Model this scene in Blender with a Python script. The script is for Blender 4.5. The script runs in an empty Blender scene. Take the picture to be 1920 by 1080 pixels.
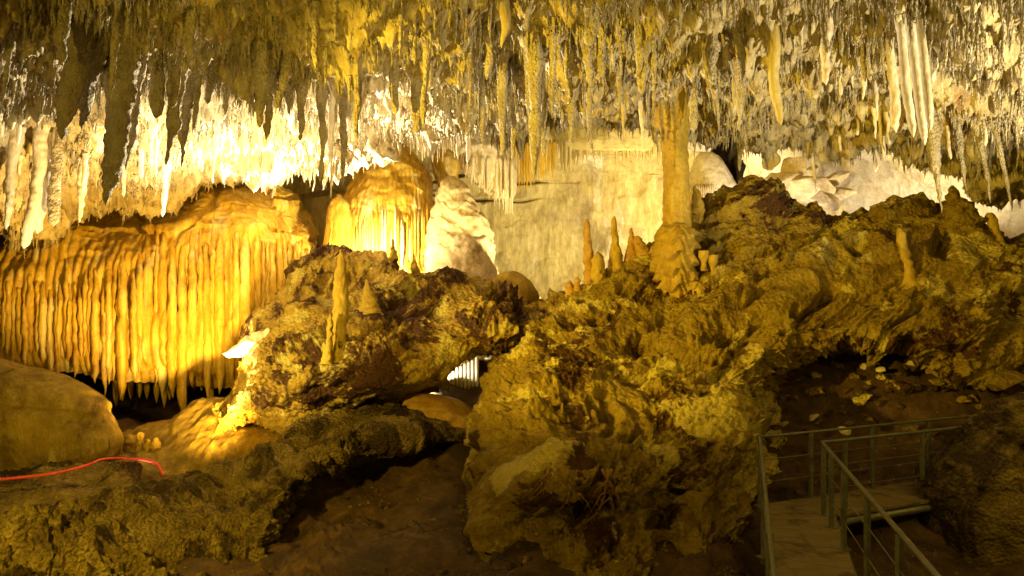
import bpy, math, random
import numpy as np
C = bpy.context.scene
COL = C.collection
F = 1507.0            # focal length in pixels of the 1920 wide photograph
# ------------------------------------------------------------------ camera, world, lamps, exposure
cam = bpy.data.objects.new('camera', bpy.data.cameras.new('camera'))
COL.objects.link(cam); C.camera = cam
cam.location = (0, 0, 0); cam.rotation_euler = (math.radians(90), 0, 0)
cam.data.sensor_width = 36; cam.data.lens = 36 * F / 1920
cam.data.clip_end = 300
w = bpy.data.worlds.new('World'); C.world = w; w.use_nodes = True
w.node_tree.nodes['Background'].inputs[0].default_value = (1.0, 0.66, 0.14, 1)
w.node_tree.nodes['Background'].inputs[1].default_value = 0.02
C.view_settings.view_transform = 'Standard'; C.view_settings.look = 'None'
C.view_settings.exposure = 0; C.view_settings.gamma = 1

def P(px, py, Y):
    return np.array([(px - 960) / F * Y, Y, (540 - py) / F * Y])
def lamp(name, loc, power, col, radius=0.15, target=None, cone=None, blend=0.6):
    d = bpy.data.lights.new(name, 'SPOT' if target is not None else 'POINT')
    d.energy = power; d.color = col; d.shadow_soft_size = radius
    o = bpy.data.objects.new(name, d); COL.objects.link(o); o.location = loc
    if target is not None:
        from mathutils import Vector
        v = Vector(target) - Vector(loc)
        o.rotation_euler = v.to_track_quat('-Z', 'Y').to_euler()
        d.spot_size = math.radians(cone); d.spot_blend = blend
    return o
WARM = (1.0, 0.80, 0.42); GOLD = (1.0, 0.66, 0.10); PALE = (1.0, 0.88, 0.62); OLIVE = (1.0, 0.68, 0.06)
LAMPS = [
 # behind the centre ridge, throwing up onto the white ceiling at left
 ('floodlight', P(600, 490, 20.7), 9500, PALE, .05, P(560, 190, 16.5), 118),
 # in the trough behind the foreground slope, onto the fluted curtain
 ('floodlight', P(375, 912, 14.2), 5200, (1, .60, .10), .16, P(320, 365, 20.5), 74),
 # same trough: onto the low ceiling at far left, and onto the flank of the centre ridge
 ('floodlight', P(340, 916, 14.1), 6500, PALE, .16, P(490, 200, 18.0), 50),
 ('floodlight', P(320, 920, 14.2), 2600, (1, .82, .45), .16, P(130, 250, 16.5), 44),
 ('floodlight', P(360, 912, 14.0), 350, (1, .72, .16), .05, P(560, 600, 16), 52),
 # behind the crest, on the golden mound
 ('floodlight', P(800, 748, 16.7), 260, PALE, .03, P(860, 705, 17.4), 130),
 ('floodlight', P(700, 520, 21.3), 1000, (1, .80, .38), .05, P(715, 330, 24), 150),
 # behind the crest, on the rear wall
 ('floodlight', P(1045, 572, 21.5), 1300, (1, .80, .36), .05, P(1000, 320, 26), 130),
 ('floodlight', P(1290, 470, 24.5), 1500, (1, .84, .46), .05, P(1230, 330, 29), 150),
 # behind the right ridge
 ('floodlight', P(1440, 440, 20.6), 330, PALE, .05, P(1430, 280, 22), 165),
 ('floodlight', P(1730, 425, 20.3), 420, (1, .85, .5), .05, P(1720, 280, 21.5), 165),
 # unseen lamps around the camera: key lights and fills added to brighten the rock
 ('unseen_lamp', (-8.0, 6.0, 1.0), 9500, OLIVE, .08, P(1290, 410, 16), 42),
 ('unseen_lamp', (-9.5, 7.5, -.8), 7500, (1, .74, .18), .08, P(590, 590, 16), 30),  # unseen spot added at far left to brighten the centre ridge flank
 ('unseen_lamp', (-1.6, 5.0, -3.0), 1100, OLIVE, .06, P(1080, 40, 13.5), 84),  # unseen fill added from below for the front ceiling
 ('unseen_lamp', (9.8, 9.0, -.8), 4200, (1, .86, .52), .06, P(1740, 50, 12.5), 84),
 ('unseen_lamp', (1.2, 2.0, -.6), 190, OLIVE, .1, None, None),  # unseen fill added to lift the deck and right boulder
 ('unseen_lamp', (8.2, 8.2, .6), 220, OLIVE, .1, None, None),  # unseen fill added to brighten the rubble slope behind the walkway
 ('unseen_lamp', (-5.5, 3.5, 1.5), 700, OLIVE, .1, None, None),  # unseen point fill added for the dark foreground slope
 ('unseen_lamp', (-5.5, 3.0, 1.5), 2900, OLIVE, .1, P(260, 930, 11.5), 52),  # unseen spot added to brighten the lower left slope further
]
for n, l, p, c, r, t, k in LAMPS: lamp(n, tuple(l), p, c, r, t, k)

# ------------------------------------------------------------------ noise (numpy)
def _h(ix, iy, iz, s):
    n = (ix.astype(np.uint32) * np.uint32(374761393) + iy.astype(np.uint32) * np.uint32(668265263)
         + iz.astype(np.uint32) * np.uint32(2147483647) + np.uint32(s * 144665 + 1013) * np.uint32(2654435761))
    n = (n ^ (n >> np.uint32(13))) * np.uint32(1274126177)
    n = (n ^ (n >> np.uint32(16))) * np.uint32(2246822519)
    n = n ^ (n >> np.uint32(15))
    return n.astype(np.float64) / 4294967295.0
def vn(p, s=0):
    """value noise in -1..1"""
    i = np.floor(p).astype(np.int64); f = p - i; f = f * f * f * (f * (f * 6 - 15) + 10)
    i = i & 0xffffffff
    r = 0
    for a in (0, 1):
        wa = f[..., 0] if a else 1 - f[..., 0]
        for b in (0, 1):
            wb = f[..., 1] if b else 1 - f[..., 1]
            for c in (0, 1):
                wc = f[..., 2] if c else 1 - f[..., 2]
                r = r + wa * wb * wc * _h(i[..., 0] + a, i[..., 1] + b, i[..., 2] + c, s)
    return r * 2 - 1
def fbm(p, o=4, s=0, g=.5):
    r = 0; a = 1; t = 0
    for k in range(o):
        r = r + a * vn(p * (2.03 ** k) + 17.3 * k, s + k); t += a; a *= g
    return r / t * 1.6
def ridged(p, o=4, s=0, g=.55):
    r = 0; a = 1; t = 0
    for k in range(o):
        r = r + a * (1 - 2.2 * np.abs(vn(p * (2.07 ** k) + 9.1 * k, s + k))); t += a; a *= g
    return r / t
def worley(p, s=0):
    i = np.floor(p).astype(np.int64); best = np.full(p.shape[:-1], 9.0)
    for a in (-1, 0, 1):
        for b in (-1, 0, 1):
            for c in (-1, 0, 1):
                j = i + np.array([a, b, c]); q = j & 0xffffffff
                d = 0
                for k in range(3):
                    d = d + (j[..., k] + _h(q[..., 0], q[..., 1], q[..., 2], s + 31 * k) - p[..., k]) ** 2
                best = np.minimum(best, d)
    return np.sqrt(best)

# ------------------------------------------------------------------ mesh helpers
def pchip(y, t):
    """shape keeping cubic through rows of y (n, ...), at t in 0..n-1"""
    y = np.asarray(y, float); n = len(y); d = np.diff(y, axis=0)
    m = np.zeros_like(y)
    if n > 2:
        a, b = d[:-1], d[1:]; ok = a * b > 0
        m[1:-1] = np.where(ok, 2 * a * b / np.where(ok, a + b, 1), 0)
    m[0] = d[0]; m[-1] = d[-1]
    i = np.clip(np.floor(t).astype(int), 0, n - 2); f = (t - i).reshape((-1,) + (1,) * (y.ndim - 1))
    return ((1 + 2 * f) * (1 - f) ** 2) * y[i] + (f * (1 - f) ** 2) * m[i] + (f * f * (3 - 2 * f)) * y[i + 1] + (f * f * (f - 1)) * m[i + 1]
def spread(ctrl, n, axis):
    """parameters along axis spaced evenly as seen by eye"""
    c = ctrl if axis == 0 else ctrl.swapaxes(0, 1)
    L = np.linalg.norm(np.diff(c, axis=0), axis=-1) / np.abs(c[1:, :, 1]).clip(3)
    L = L.mean(1) + 1e-4; cum = np.concatenate([[0], np.cumsum(L)])
    return np.interp(np.linspace(0, cum[-1], n), cum, np.arange(len(cum)))
def normals(G, wrap=False):
    if wrap:
        e = np.concatenate([G[:, -1:], G, G[:, :1]], 1); dv = (e[:, 2:] - e[:, :-2])
    else: dv = np.gradient(G, axis=1)
    n = np.cross(np.gradient(G, axis=0), dv)
    return n / (np.linalg.norm(n, axis=-1, keepdims=True) + 1e-9)
def new_mesh(name, V, Q, T=None, smooth=True):
    V = np.asarray(V, np.float32); Q = np.asarray(Q, np.int32).reshape(-1, 4)
    T = np.zeros((0, 3), np.int32) if T is None else np.asarray(T, np.int32).reshape(-1, 3)
    me = bpy.data.meshes.new(name)
    me.vertices.add(len(V)); me.vertices.foreach_set('co', V.ravel())
    me.loops.add(Q.size + T.size); me.loops.foreach_set('vertex_index', np.concatenate([Q.ravel(), T.ravel()]))
    me.polygons.add(len(Q) + len(T))
    me.polygons.foreach_set('loop_start', np.concatenate([np.arange(len(Q)) * 4, Q.size + np.arange(len(T)) * 3]).astype(np.int32))
    me.update(calc_edges=True); me.validate()
    me.polygons.foreach_set('use_smooth', np.full(len(me.polygons), smooth)); me.update()
    return me
def link(name, me, mat, parent=None, label=None, cat=None, group=None, kind=None, loc=None):
    o = bpy.data.objects.new(name, me); COL.objects.link(o)
    if mat is not None and me is not None:
        me.materials.clear(); me.materials.append(mat)
    if loc is not None: o.location = tuple(loc)
    if parent is not None: o.parent = parent
    if label: o['label'] = label
    if cat: o['category'] = cat
    if group: o['group'] = group
    if kind: o['kind'] = kind
    return o
def put(name, V, Q, mat, parent=None, T=None, base=None, smooth=True, **k):
    """mesh in world coordinates; origin moved to base; parent is an Empty at its own location"""
    V = np.asarray(V, float)
    if parent is not None:
        pl = np.array(parent.get('_w', (0, 0, 0)), float)
        me = new_mesh(name, V - pl, Q, T, smooth); return link(name, me, mat, parent, **k)
    if base is None: base = V.reshape(-1, 3).mean(0)
    me = new_mesh(name, V - base, Q, T, smooth)
    return link(name, me, mat, None, loc=base, **k)
WL = {}
def empty(name, loc, label, cat, group=None):
    o = bpy.data.objects.new(name, None); COL.objects.link(o); o.location = tuple(loc); o.empty_display_size = .2
    o['label'] = label; o['category'] = cat
    if group: o['group'] = group
    WL[o.name] = np.array(loc, float)
    return o
def child(name, V, Q, mat, parent, T=None, smooth=True, label=None):
    V = np.asarray(V, float) - WL[parent.name]
    o = link(name, new_mesh(name, V, Q, T, smooth), mat, parent, label=label)
    WL[o.name] = WL[parent.name]
    return o
def grid_faces(n, m, wrap=False, off=0):
    i = np.arange(n - 1)[:, None]; j = np.arange(m if wrap else m - 1)[None]
    a = i * m + j; b = i * m + (j + 1) % m
    return (np.stack([a, b, b + m, a + m], -1).reshape(-1, 4)) + off
def rockdisp(p, big=.35, mid=.14, fine=.05, pop=0, s=0, stretch=(1, 1, 1), warp=.35, pocket=0):
    q = p * np.array(stretch)
    q = q + warp * np.stack([vn(q * .9, s + 70), vn(q * .9, s + 71), vn(q * .9, s + 72)], -1)
    k = np.clip(.62 + 1.5 * vn(q * .8 + 40, s + 33), .22, 1.0)          # some faces smooth, some rough
    d = big * fbm(q * .75, 3, s) + mid * (.35 + .65 * k) * ridged(q * 2.1, 3, s + 5, .45) + fine * k * fbm(q * 9, 3, s + 9, .6)
    if pop: d = d + pop * k * (.5 - worley(q * 9.5, s + 3)) * 1.3
    if pocket: d = d - pocket * np.clip(.36 - worley(q * np.array([.8, .8, 1.3]) + .3 * vn(q * 4, s + 60)[..., None], s + 61), 0, 1) / .36
    return d
def loft(cols, nu, nv, disp=None, amp=None):
    """cols: [(px, [(py, Y), ...])] or rows with own px (px, py, Y); returns grid (nu, nv, 3) displaced along its normals"""
    ctrl = np.array([[P(*( (c[0],) + tuple(r) if len(r) == 2 else r)) for r in c[1]] for c in cols])
    tu = spread(ctrl, nu, 0); G = pchip(ctrl, tu)
    tv = spread(ctrl, nv, 1); G = pchip(G.swapaxes(0, 1), tv).swapaxes(0, 1)
    N = normals(G)
    if (N * -G).sum(-1).mean() < 0: N = -N
    if disp is not None:
        d = disp(G)
        if amp is not None: d = d * amp(tu[:, None], tv[None])
        G = G + N * d[..., None]
    return G, N, tu, tv
def lathe(rows, Y, n=40, m=48, squash=1, disp=None, flutes=0, fl_amp=0, ledge=0, ledge_n=6, seed=0, lw=1):
    """solid of stacked ovals; rows = (py, px_left, px_right[, Y])"""
    c = []
    for r in rows:
        y = r[3] if len(r) > 3 else Y
        a, b = P(r[1], r[0], y), P(r[2], r[0], y)
        c.append([*( (a + b) / 2), (b[0] - a[0]) / 2])
    c = np.array(c); L = np.abs(np.diff(c[:, 2])) + .5 * np.abs(np.diff(c[:, 3])) + 1e-3
    cum = np.concatenate([[0], np.cumsum(L)])
    t = np.interp(np.linspace(0, cum[-1], n), cum, np.arange(len(cum)))
    S = pchip(c, t); th = np.linspace(0, 2 * np.pi, m, endpoint=False)[None]
    r = S[:, 3:4] * np.ones_like(th)
    if flutes:
        ph = seed + .5 * vn(np.stack([th * 3 + 0 * r, t[:, None] * .5 + 0 * r, 0 * r], -1), seed)
        prof = np.linspace(0, 1, n)[:, None]
        r = r * (1 + fl_amp * np.minimum(1, prof * 2.2) * (np.abs(np.sin(flutes / 2 * th + ph * 3)) - .5))
    if ledge:
        zz = np.linspace(0, ledge_n, n)[:, None] + .35 * vn(np.stack([np.cos(th) * 2 + 0 * r, np.sin(th) * 2 + 0 * r, 0 * r + seed], -1), seed + 4) * lw
        fr = zz - np.floor(zz)
        r = r * (1 + ledge * (fr ** 1.6 - .5))
    G = np.stack([S[:, 0:1] + r * np.cos(th), S[:, 1:2] + r * squash * np.sin(th), S[:, 2:3] + 0 * r], -1)
    if disp is not None:
        c0 = np.stack([S[:, 0:1] + 0 * r, S[:, 1:2] + 0 * r, S[:, 2:3] + 0 * r], -1)
        d = G - c0; d /= np.linalg.norm(d, axis=-1, keepdims=True) + 1e-9
        fade = np.minimum(1, r / (.25 * r.max() + 1e-6))
        G = G + d * (disp(G) * fade)[..., None]
    V = G.reshape(-1, 3); Q = grid_faces(n, m, True)
    top = G[0].mean(0); bot = G[-1].mean(0)
    V = np.vstack([V, top, bot]); k = n * m; j = np.arange(m)
    T = np.concatenate([np.stack([(j + 1) % m, j, np.full(m, k)], -1), np.stack([(n - 1) * m + j, (n - 1) * m + (j + 1) % m, np.full(m, k + 1)], -1)])
    return V, Q, T
def tube(pts, r, m=8, caps=True):
    pts = np.asarray(pts, float); n = len(pts); r = np.broadcast_to(r, (n,))
    d = np.gradient(pts, axis=0); d /= np.linalg.norm(d, axis=1, keepdims=True)
    up = np.array([0, 0, 1.]) if abs(d[:, 2]).mean() < .8 else np.array([0, 1., 0])
    a = np.cross(d, up); a /= np.linalg.norm(a, axis=1, keepdims=True); b = np.cross(d, a)
    th = np.linspace(0, 2 * np.pi, m, endpoint=False)
    G = pts[:, None] + r[:, None, None] * (a[:, None] * np.cos(th)[None, :, None] + b[:, None] * np.sin(th)[None, :, None])
    V = np.vstack([G.reshape(-1, 3), pts[0], pts[-1]]); k = n * m; j = np.arange(m)
    T = np.concatenate([np.stack([(j + 1) % m, j, np.full(m, k)], -1), np.stack([(n - 1) * m + j, (n - 1) * m + (j + 1) % m, np.full(m, k + 1)], -1)])
    return V, grid_faces(n, m, True), T
def joinm(parts):
    V = []; Q = []; T = []; o = 0
    for v, q, t in parts:
        V.append(v); Q.append(np.asarray(q).reshape(-1, 4) + o)
        if t is not None: T.append(np.asarray(t).reshape(-1, 3) + o)
        o += len(v)
    return np.vstack(V), np.vstack(Q), (np.vstack(T) if T else None)
def boxm(c, s, rot=0):
    x, y, z = np.array(s) / 2
    v = np.array([[a * x, b * y, e * z] for e in (-1, 1) for a, b in ((-1, -1), (1, -1), (1, 1), (-1, 1))])
    ca, sa = math.cos(rot), math.sin(rot)
    v = np.stack([v[:, 0] * ca - v[:, 1] * sa, v[:, 0] * sa + v[:, 1] * ca, v[:, 2]], -1) + np.array(c)
    q = [[0, 3, 2, 1], [4, 5, 6, 7], [0, 1, 5, 4], [1, 2, 6, 5], [2, 3, 7, 6], [3, 0, 4, 7]]
    return v, np.array(q), None

# ------------------------------------------------------------------ materials
def ramp(nt, fac, stops):
    r = nt.nodes.new('ShaderNodeValToRGB'); e = r.color_ramp.elements
    while len(e) < len(stops): e.new(.5)
    for i, (p, c) in enumerate(stops):
        e[i].position = p; e[i].color = (*c, 1)
    nt.links.new(fac, r.inputs[0]); return r.outputs[0]
def noise(nt, vec, scale, detail=6, rough=.6, dist=0):
    n = nt.nodes.new('ShaderNodeTexNoise'); n.inputs['Scale'].default_value = scale
    n.inputs['Detail'].default_value = detail; n.inputs['Roughness'].default_value = rough; n.inputs['Distortion'].default_value = dist
    nt.links.new(vec, n.inputs['Vector']); return n.outputs[0]
def mix(nt, f, a, b, mode='MIX'):
    m = nt.nodes.new('ShaderNodeMix'); m.data_type = 'RGBA'; m.blend_type = mode
    for s, v in ((m.inputs[0], f), (m.inputs[6], a), (m.inputs[7], b)):
        if isinstance(v, (float, int)): s.default_value = v
        elif isinstance(v, tuple): s.default_value = (*v, 1)
        else: nt.links.new(v, s)
    return m.outputs[2]
def rockmat(name, base, stain=None, stain_w=(.5, .6), stain_scale=.8, tint=None, tint_w=(.55, .62), tint_scale=1.7,
            rough=.75, bump=.6, bscale=14, bdist=.04, stretch=(1, 1, 1), streak=0, spec=.3, pits=0, coat=0):
    m = bpy.data.materials.new(name); m.use_nodes = True; nt = m.node_tree
    b = nt.nodes['Principled BSDF']; tc = nt.nodes.new('ShaderNodeNewGeometry'); vec = tc.outputs['Position']
    mp = nt.nodes.new('ShaderNodeMapping'); mp.inputs['Scale'].default_value = stretch
    nt.links.new(vec, mp.inputs[0]); sv = mp.outputs[0]
    c = ramp(nt, noise(nt, sv, 3.1, 8, .65), [(.3, base[0]), (.52, base[1]), (.72, base[2])])
    if stain:
        f = ramp(nt, noise(nt, vec, stain_scale, 12, .72, .6), [(stain_w[0], (0, 0, 0)), (stain_w[1], (1, 1, 1))])
        c = mix(nt, f, c, stain)
    if tint:
        f = ramp(nt, noise(nt, sv, tint_scale, 7, .66, .3), [(tint_w[0], (0, 0, 0)), (tint_w[1], (1, 1, 1))])
        c = mix(nt, f, c, tint)
    hgt = noise(nt, sv, bscale, 8, .7)
    if pits:
        v = nt.nodes.new('ShaderNodeTexVoronoi'); v.inputs['Scale'].default_value = pits; nt.links.new(sv, v.inputs['Vector'])
        mm = nt.nodes.new('ShaderNodeMath'); mm.operation = 'SUBTRACT'; nt.links.new(hgt, mm.inputs[0]); nt.links.new(v.outputs[0], mm.inputs[1]); hgt = mm.outputs[0]
    # a little grain in the colour itself
    g = ramp(nt, noise(nt, sv, bscale * 1.7, 6, .75), [(.32, (.62, .6, .55)), (.6, (1.1, 1.1, 1.1))])
    c = mix(nt, .75, c, g, 'MULTIPLY')
    nt.links.new(c, b.inputs['Base Color'])
    bp = nt.nodes.new('ShaderNodeBump'); bp.inputs['Strength'].default_value = bump; bp.inputs['Distance'].default_value = bdist
    nt.links.new(hgt, bp.inputs['Height']); nt.links.new(bp.outputs[0], b.inputs['Normal'])
    b.inputs['Roughness'].default_value = rough; b.inputs['Specular IOR Level'].default_value = spec
    b.inputs['Coat Weight'].default_value = coat
    return m
def plain(name, col, rough=.5, metal=0, emis=None):
    m = bpy.data.materials.new(name); m.use_nodes = True; nt = m.node_tree; b = nt.nodes['Principled BSDF']
    tc = nt.nodes.new('ShaderNodeNewGeometry')
    c = ramp(nt, noise(nt, tc.outputs['Position'], 9, 6, .7), [(.3, tuple(x * .6 for x in col)), (.7, tuple(min(1, x * 1.15) for x in col))])
    nt.links.new(c, b.inputs['Base Color']); b.inputs['Roughness'].default_value = rough; b.inputs['Metallic'].default_value = metal
    return m
M = dict(
 ceil=rockmat('crusted_ceiling_rock', ((.32, .23, .10), (.60, .49, .27), (.78, .69, .47)), (.34, .18, .07), (.58, .68), .9, (.5, .26, .07), (.66, .72), 1.2, bump=.9, bscale=16, bdist=.06, stretch=(1, 1, .55)),
 stal=rockmat('crusted_stalactite_rock', ((.34, .27, .16), (.52, .44, .29), (.68, .60, .44)), (.36, .22, .09), (.58, .7), 1.1, bump=1.0, bscale=30, bdist=.05, pits=26, stretch=(1, 1, .7)),
 tan=rockmat('tan_dripstone', ((.36, .27, .09), (.50, .40, .16), (.62, .52, .25)), bump=.6, bscale=18, bdist=.03, stretch=(1.5, 1.5, .4)),
 white=rockmat('white_calcite', ((.62, .50, .36), (.78, .68, .52), (.84, .78, .66)), (.6, .42, .22), (.56, .7), 1.3, bump=.5, bscale=12, bdist=.04, stretch=(1, 1, .5), rough=.5, spec=.5),
 gold=rockmat('golden_flowstone', ((.42, .22, .02), (.72, .47, .05), (.88, .70, .22)), (.36, .17, .025), (.54, .68), .9, (.88, .76, .42), (.54, .68), .8, bump=.5, bscale=13, bdist=.035, stretch=(2.2, 2.2, .35), rough=.45, spec=.5),
 goldsm=rockmat('smooth_golden_flowstone', ((.38, .24, .02), (.52, .35, .04), (.62, .45, .08)), (.26, .16, .03), (.52, .66), .7, bump=.8, bscale=16, bdist=.045, rough=.6, spec=.4, stretch=(1.6, 1.6, .6)),
 olive=rockmat('olive_gold_flowstone', ((.20, .13, .02), (.31, .21, .03), (.42, .30, .06)), (.13, .08, .015), (.52, .62), .8, (.46, .36, .12), (.6, .7), 1.5, bump=.9, bscale=18, bdist=.05, rough=.6, stretch=(1.6, 1.6, .6)),
 ridge=rockmat('clay_stained_limestone', ((.28, .16, .02), (.46, .30, .045), (.62, .46, .10)), (.085, .034, .010), (.50, .535), .6, (.62, .50, .14), (.56, .60), .9, bump=1.0, bscale=17, bdist=.09, pits=12, rough=.7),
 ridger=rockmat('coralloid_crust_limestone', ((.22, .135, .015), (.39, .265, .03), (.54, .405, .07)), (.095, .038, .007), (.53, .56), .55, (.70, .56, .14), (.545, .57), .62, bump=1.0, bscale=21, bdist=.09, pits=12, rough=.7),
 fore=rockmat('rough_foreground_rock', ((.14, .09, .02), (.34, .24, .06), (.54, .40, .13)), (.07, .04, .012), (.48, .56), .8, bump=1.0, bscale=26, bdist=.12, pits=20),
 floor=rockmat('cave_clay', ((.055, .028, .012), (.10, .055, .022), (.17, .10, .045)), (.04, .022, .012), (.5, .6), .7, (.42, .30, .14), (.70, .74), 1.6, bump=.9, bscale=7, bdist=.08),
 wall=rockmat('pale_limestone_wall', ((.42, .32, .10), (.60, .49, .21), (.74, .64, .36)), (.46, .36, .18), (.5, .62), .5, (.80, .74, .60), (.55, .66), .5, bump=.6, bscale=6, bdist=.08, stretch=(1.4, 1, .28)),
 dark=rockmat('far_dark_rock', ((.10, .06, .03), (.2, .14, .06), (.3, .22, .1)), bump=.8, bscale=4, bdist=.1),
 pink=rockmat('pale_pink_limestone', ((.56, .42, .25), (.72, .58, .38), (.80, .69, .50)), (.5, .32, .17), (.6, .68), 1.5, bump=.6, bscale=7, bdist=.06),
 orange=rockmat('orange_flowstone', ((.34, .18, .03), (.46, .27, .05), (.54, .35, .09)), bump=.5, bscale=12, bdist=.03, rough=.5),
 steel=plain('galvanised_steel', (.20, .20, .16), .5, .5),
 wood=rockmat('walkway_decking', ((.15, .11, .05), (.20, .15, .07), (.25, .19, .1)), (.07, .045, .02), (.5, .62), 1.8, bump=.3, bscale=20, bdist=.01, stretch=(.3, 4, 1)),
 cord=plain('pink_rope_fibre', (.85, .08, .10), .6),
 cable=plain('black_cable_rubber', (.02, .018, .015), .6),
 root=rockmat('root_bark', ((.14, .08, .02), (.24, .14, .04), (.32, .20, .06)), bump=.8, bscale=30, bdist=.02),
)

rng = np.random.default_rng(7); random.seed(7)
# ================================================================== SETTING
# ---- shell of the cave behind everything
th = np.linspace(math.radians(-95), math.radians(95), 180); zz = np.linspace(-9, 14, 60)
R = 38
G = np.stack([R * np.sin(th)[:, None] + 0 * zz, (R * np.cos(th)[:, None]) * (1 - .25 * np.clip((zz - 4) / 10, 0, 1)) + 0 * zz, zz + 0 * th[:, None]], -1)
G[..., 1] += 2.5 * fbm(G * .25, 4, 3); G[..., 0] += 1.5 * fbm(G * .3, 4, 5)
put('cave_wall', G.reshape(-1, 3), grid_faces(180, 60), M['dark'], kind='structure')
# ---- floor
nx, ny = 420, 300
X = np.linspace(-30, 30, nx)[:, None] + np.zeros((1, ny)); Yg = (np.linspace(0, 1, ny)[None] ** 1.5) * 44 - 4 + np.zeros((nx, 1))
Z = -3.75 + 1.7 * np.clip((Yg - 11.5) / 6.5, 0, 1) ** 1.0
Zr = -3.7 + 2.1 * np.clip((Yg - 13.5) / 3.0, 0, 1); bl = np.clip((X - 3.2) / 1.2, 0, 1); Z = Z * (1 - bl) + Zr * bl
hol = np.exp(-(((X - 6.5) / 2.6) ** 2 + ((Yg - 9.2) / 2.2) ** 2)); Z -= 1.1 * hol; Z -= 1.5 * np.clip((-X - 3.2) / 3, 0, 1) * np.clip((Yg - 11) / 3, 0, 1)
pp = np.stack([X, Yg, Z], -1)
Z = Z + .26 * fbm(pp * .8, 3, 40) + .17 * ridged(pp * 1.7, 4, 44) + .05 * fbm(pp * 6, 3, 47)
def floor_z(x, y):
    ix = int(np.clip((x + 30) / 60 * (nx - 1), 0, nx - 1)); iy = int(np.clip(((y + 4) / 44) ** (1 / 1.5) * (ny - 1), 0, ny - 1)); return Z[ix, iy]
put('cave_floor', np.stack([X, Yg, Z], -1).reshape(-1, 3), grid_faces(nx, ny), M['floor'], kind='structure')

# ---- ceiling
rim = [(-500, 520), (-200, 470), (0, 425), (60, 432), (150, 392), (240, 372), (330, 345), (420, 322), (500, 308), (600, 315), (660, 298), (740, 240), (800, 246),
       (880, 228), (960, 208), (1060, 200), (1180, 200), (1280, 212), (1400, 238), (1500, 255), (1600, 272), (1700, 282), (1800, 298), (1920, 350), (2200, 440), (2500, 500)]
cols = []
for px, r in rim:
    s = 1 - .25 * max(0, (200 - px) / 700) - .22 * max(0, (px - 1500) / 1000)      # comes nearer at both sides
    y = lambda v: v * s
    cols.append((px, [(-1500, y(3.2)), (-500, y(6.5)), (-140, y(9.5)), (0, y(11.3)), (90, y(13.3)), (165 + (r - 300) * .12, y(15.6)),
                      (215 + (r - 300) * .35, y(17.4)), (r - (r - 215) * .30, y(19.2)), (r, y(20.3)), (r - 25, y(21.4)), (r - 130, y(24)), (60, y(32))]))
def cdisp(g):
    d = .60 * fbm(g * np.array([.8, .8, .5]), 3, 11) + .26 * ridged(g * np.array([2.2, 2.2, 1]), 3, 15) + .09 * fbm(g * np.array([9, 9, 5]), 3, 19, .65)
    return d + .10 * (.5 - worley(g * np.array([6, 6, 3.]), 21))
CG, CN, ctu, ctv = loft(cols, 900, 520, cdisp)
# hanging teeth pulled straight down out of the sheet
pr = np.stack([CG[..., 0], CG[..., 1], 0 * CG[..., 0]], -1)
CG[..., 2] -= .38 * np.clip(.52 - worley(pr * 4.3, 31), 0, 1) ** 1.2 + .5 * np.clip(.40 - worley(pr * 1.5, 33), 0, 1)
put('cave_ceiling', CG.reshape(-1, 3), grid_faces(900, 520), M['ceil'], base=np.zeros(3), kind='structure')
ROWY = ctv
SX = CG[..., 0] / CG[..., 1] * F + 960; SY = 540 - CG[..., 2] / CG[..., 1] * F
def ceil_at(px, py):
    """nearest ceiling sheet point seen at this direction"""
    sub = (slice(0, None, 3), slice(100, None, 3))
    d = (SX[sub] - px) ** 2 + (SY[sub] - py) ** 2 + (CG[sub][..., 1] > 22) * 900
    i = np.unravel_index(np.argmin(d), d.shape); return CG[sub][i]

# ---- small icicle-like stalactites: far too many to count
def cones(base, L, r, m=6, lean=None, seed=0, rough=.25, ring=5):
    n = len(base); t = np.linspace(0, 1, ring)
    prof = np.array([1.15, .8, .62, .42, .06]) if ring == 5 else np.interp(t, [0, .12, .5, .85, 1], [1.3, .85, .62, .38, .05])
    th = np.linspace(0, 2 * np.pi, m, endpoint=False)
    g = np.random.default_rng(seed)
    rr = r[:, None, None] * prof[None, :, None] * (1 + rough * g.normal(size=(n, ring, m)))
    lean = np.zeros((n, 2)) if lean is None else lean
    c = base[:, None, :] + np.stack([lean[:, :1] * t * L[:, None], lean[:, 1:] * t * L[:, None], -L[:, None] * t], -1)
    j = g.normal(size=(n, ring, 2)) * (r * .25)[:, None, None]; c[..., :2] += j
    V = c[:, :, None, :] + np.stack([rr * np.cos(th), rr * np.sin(th), 0 * rr], -1)
    q = grid_faces(ring, m, True)
    Q = (q[None] + (np.arange(n) * ring * m)[:, None, None]).reshape(-1, 4)
    return V.reshape(-1, 3), Q, None
vis = (SX > -150) & (SX < 2070) & (SY > -150) & (CG[..., 1] < 22.5) & (np.arange(520)[None] > 60) & (np.arange(520)[None] < 500)
idx = np.argwhere(vis); pick = idx[rng.integers(0, len(idx), 34000)]
B = CG[pick[:, 0], pick[:, 1]] + np.array([0, 0, .05])
spx = SX[pick[:, 0], pick[:, 1]]
clump = .5 + .5 * fbm(B * .8, 2, 77)
L = (.07 + .36 * rng.random(len(B)) ** 2.6) * (.35 + clump.clip(0, 1.3))
r_ = L * (.035 + .05 * rng.random(len(B))) + .010
left = np.clip((700 - spx) / 700, 0, 1)
lean = np.stack([rng.normal(size=len(B)) * .05 - .12 * left, rng.normal(size=len(B)) * .05], -1)
v, q, _ = cones(B, L, r_, lean=lean, seed=3)
put('small_stalactites', v, q, M['stal'], base=np.zeros(3), kind='stuff', label='countless small stalactites and crystal spikes crusting the whole cave ceiling', cat='stalactites')

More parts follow.
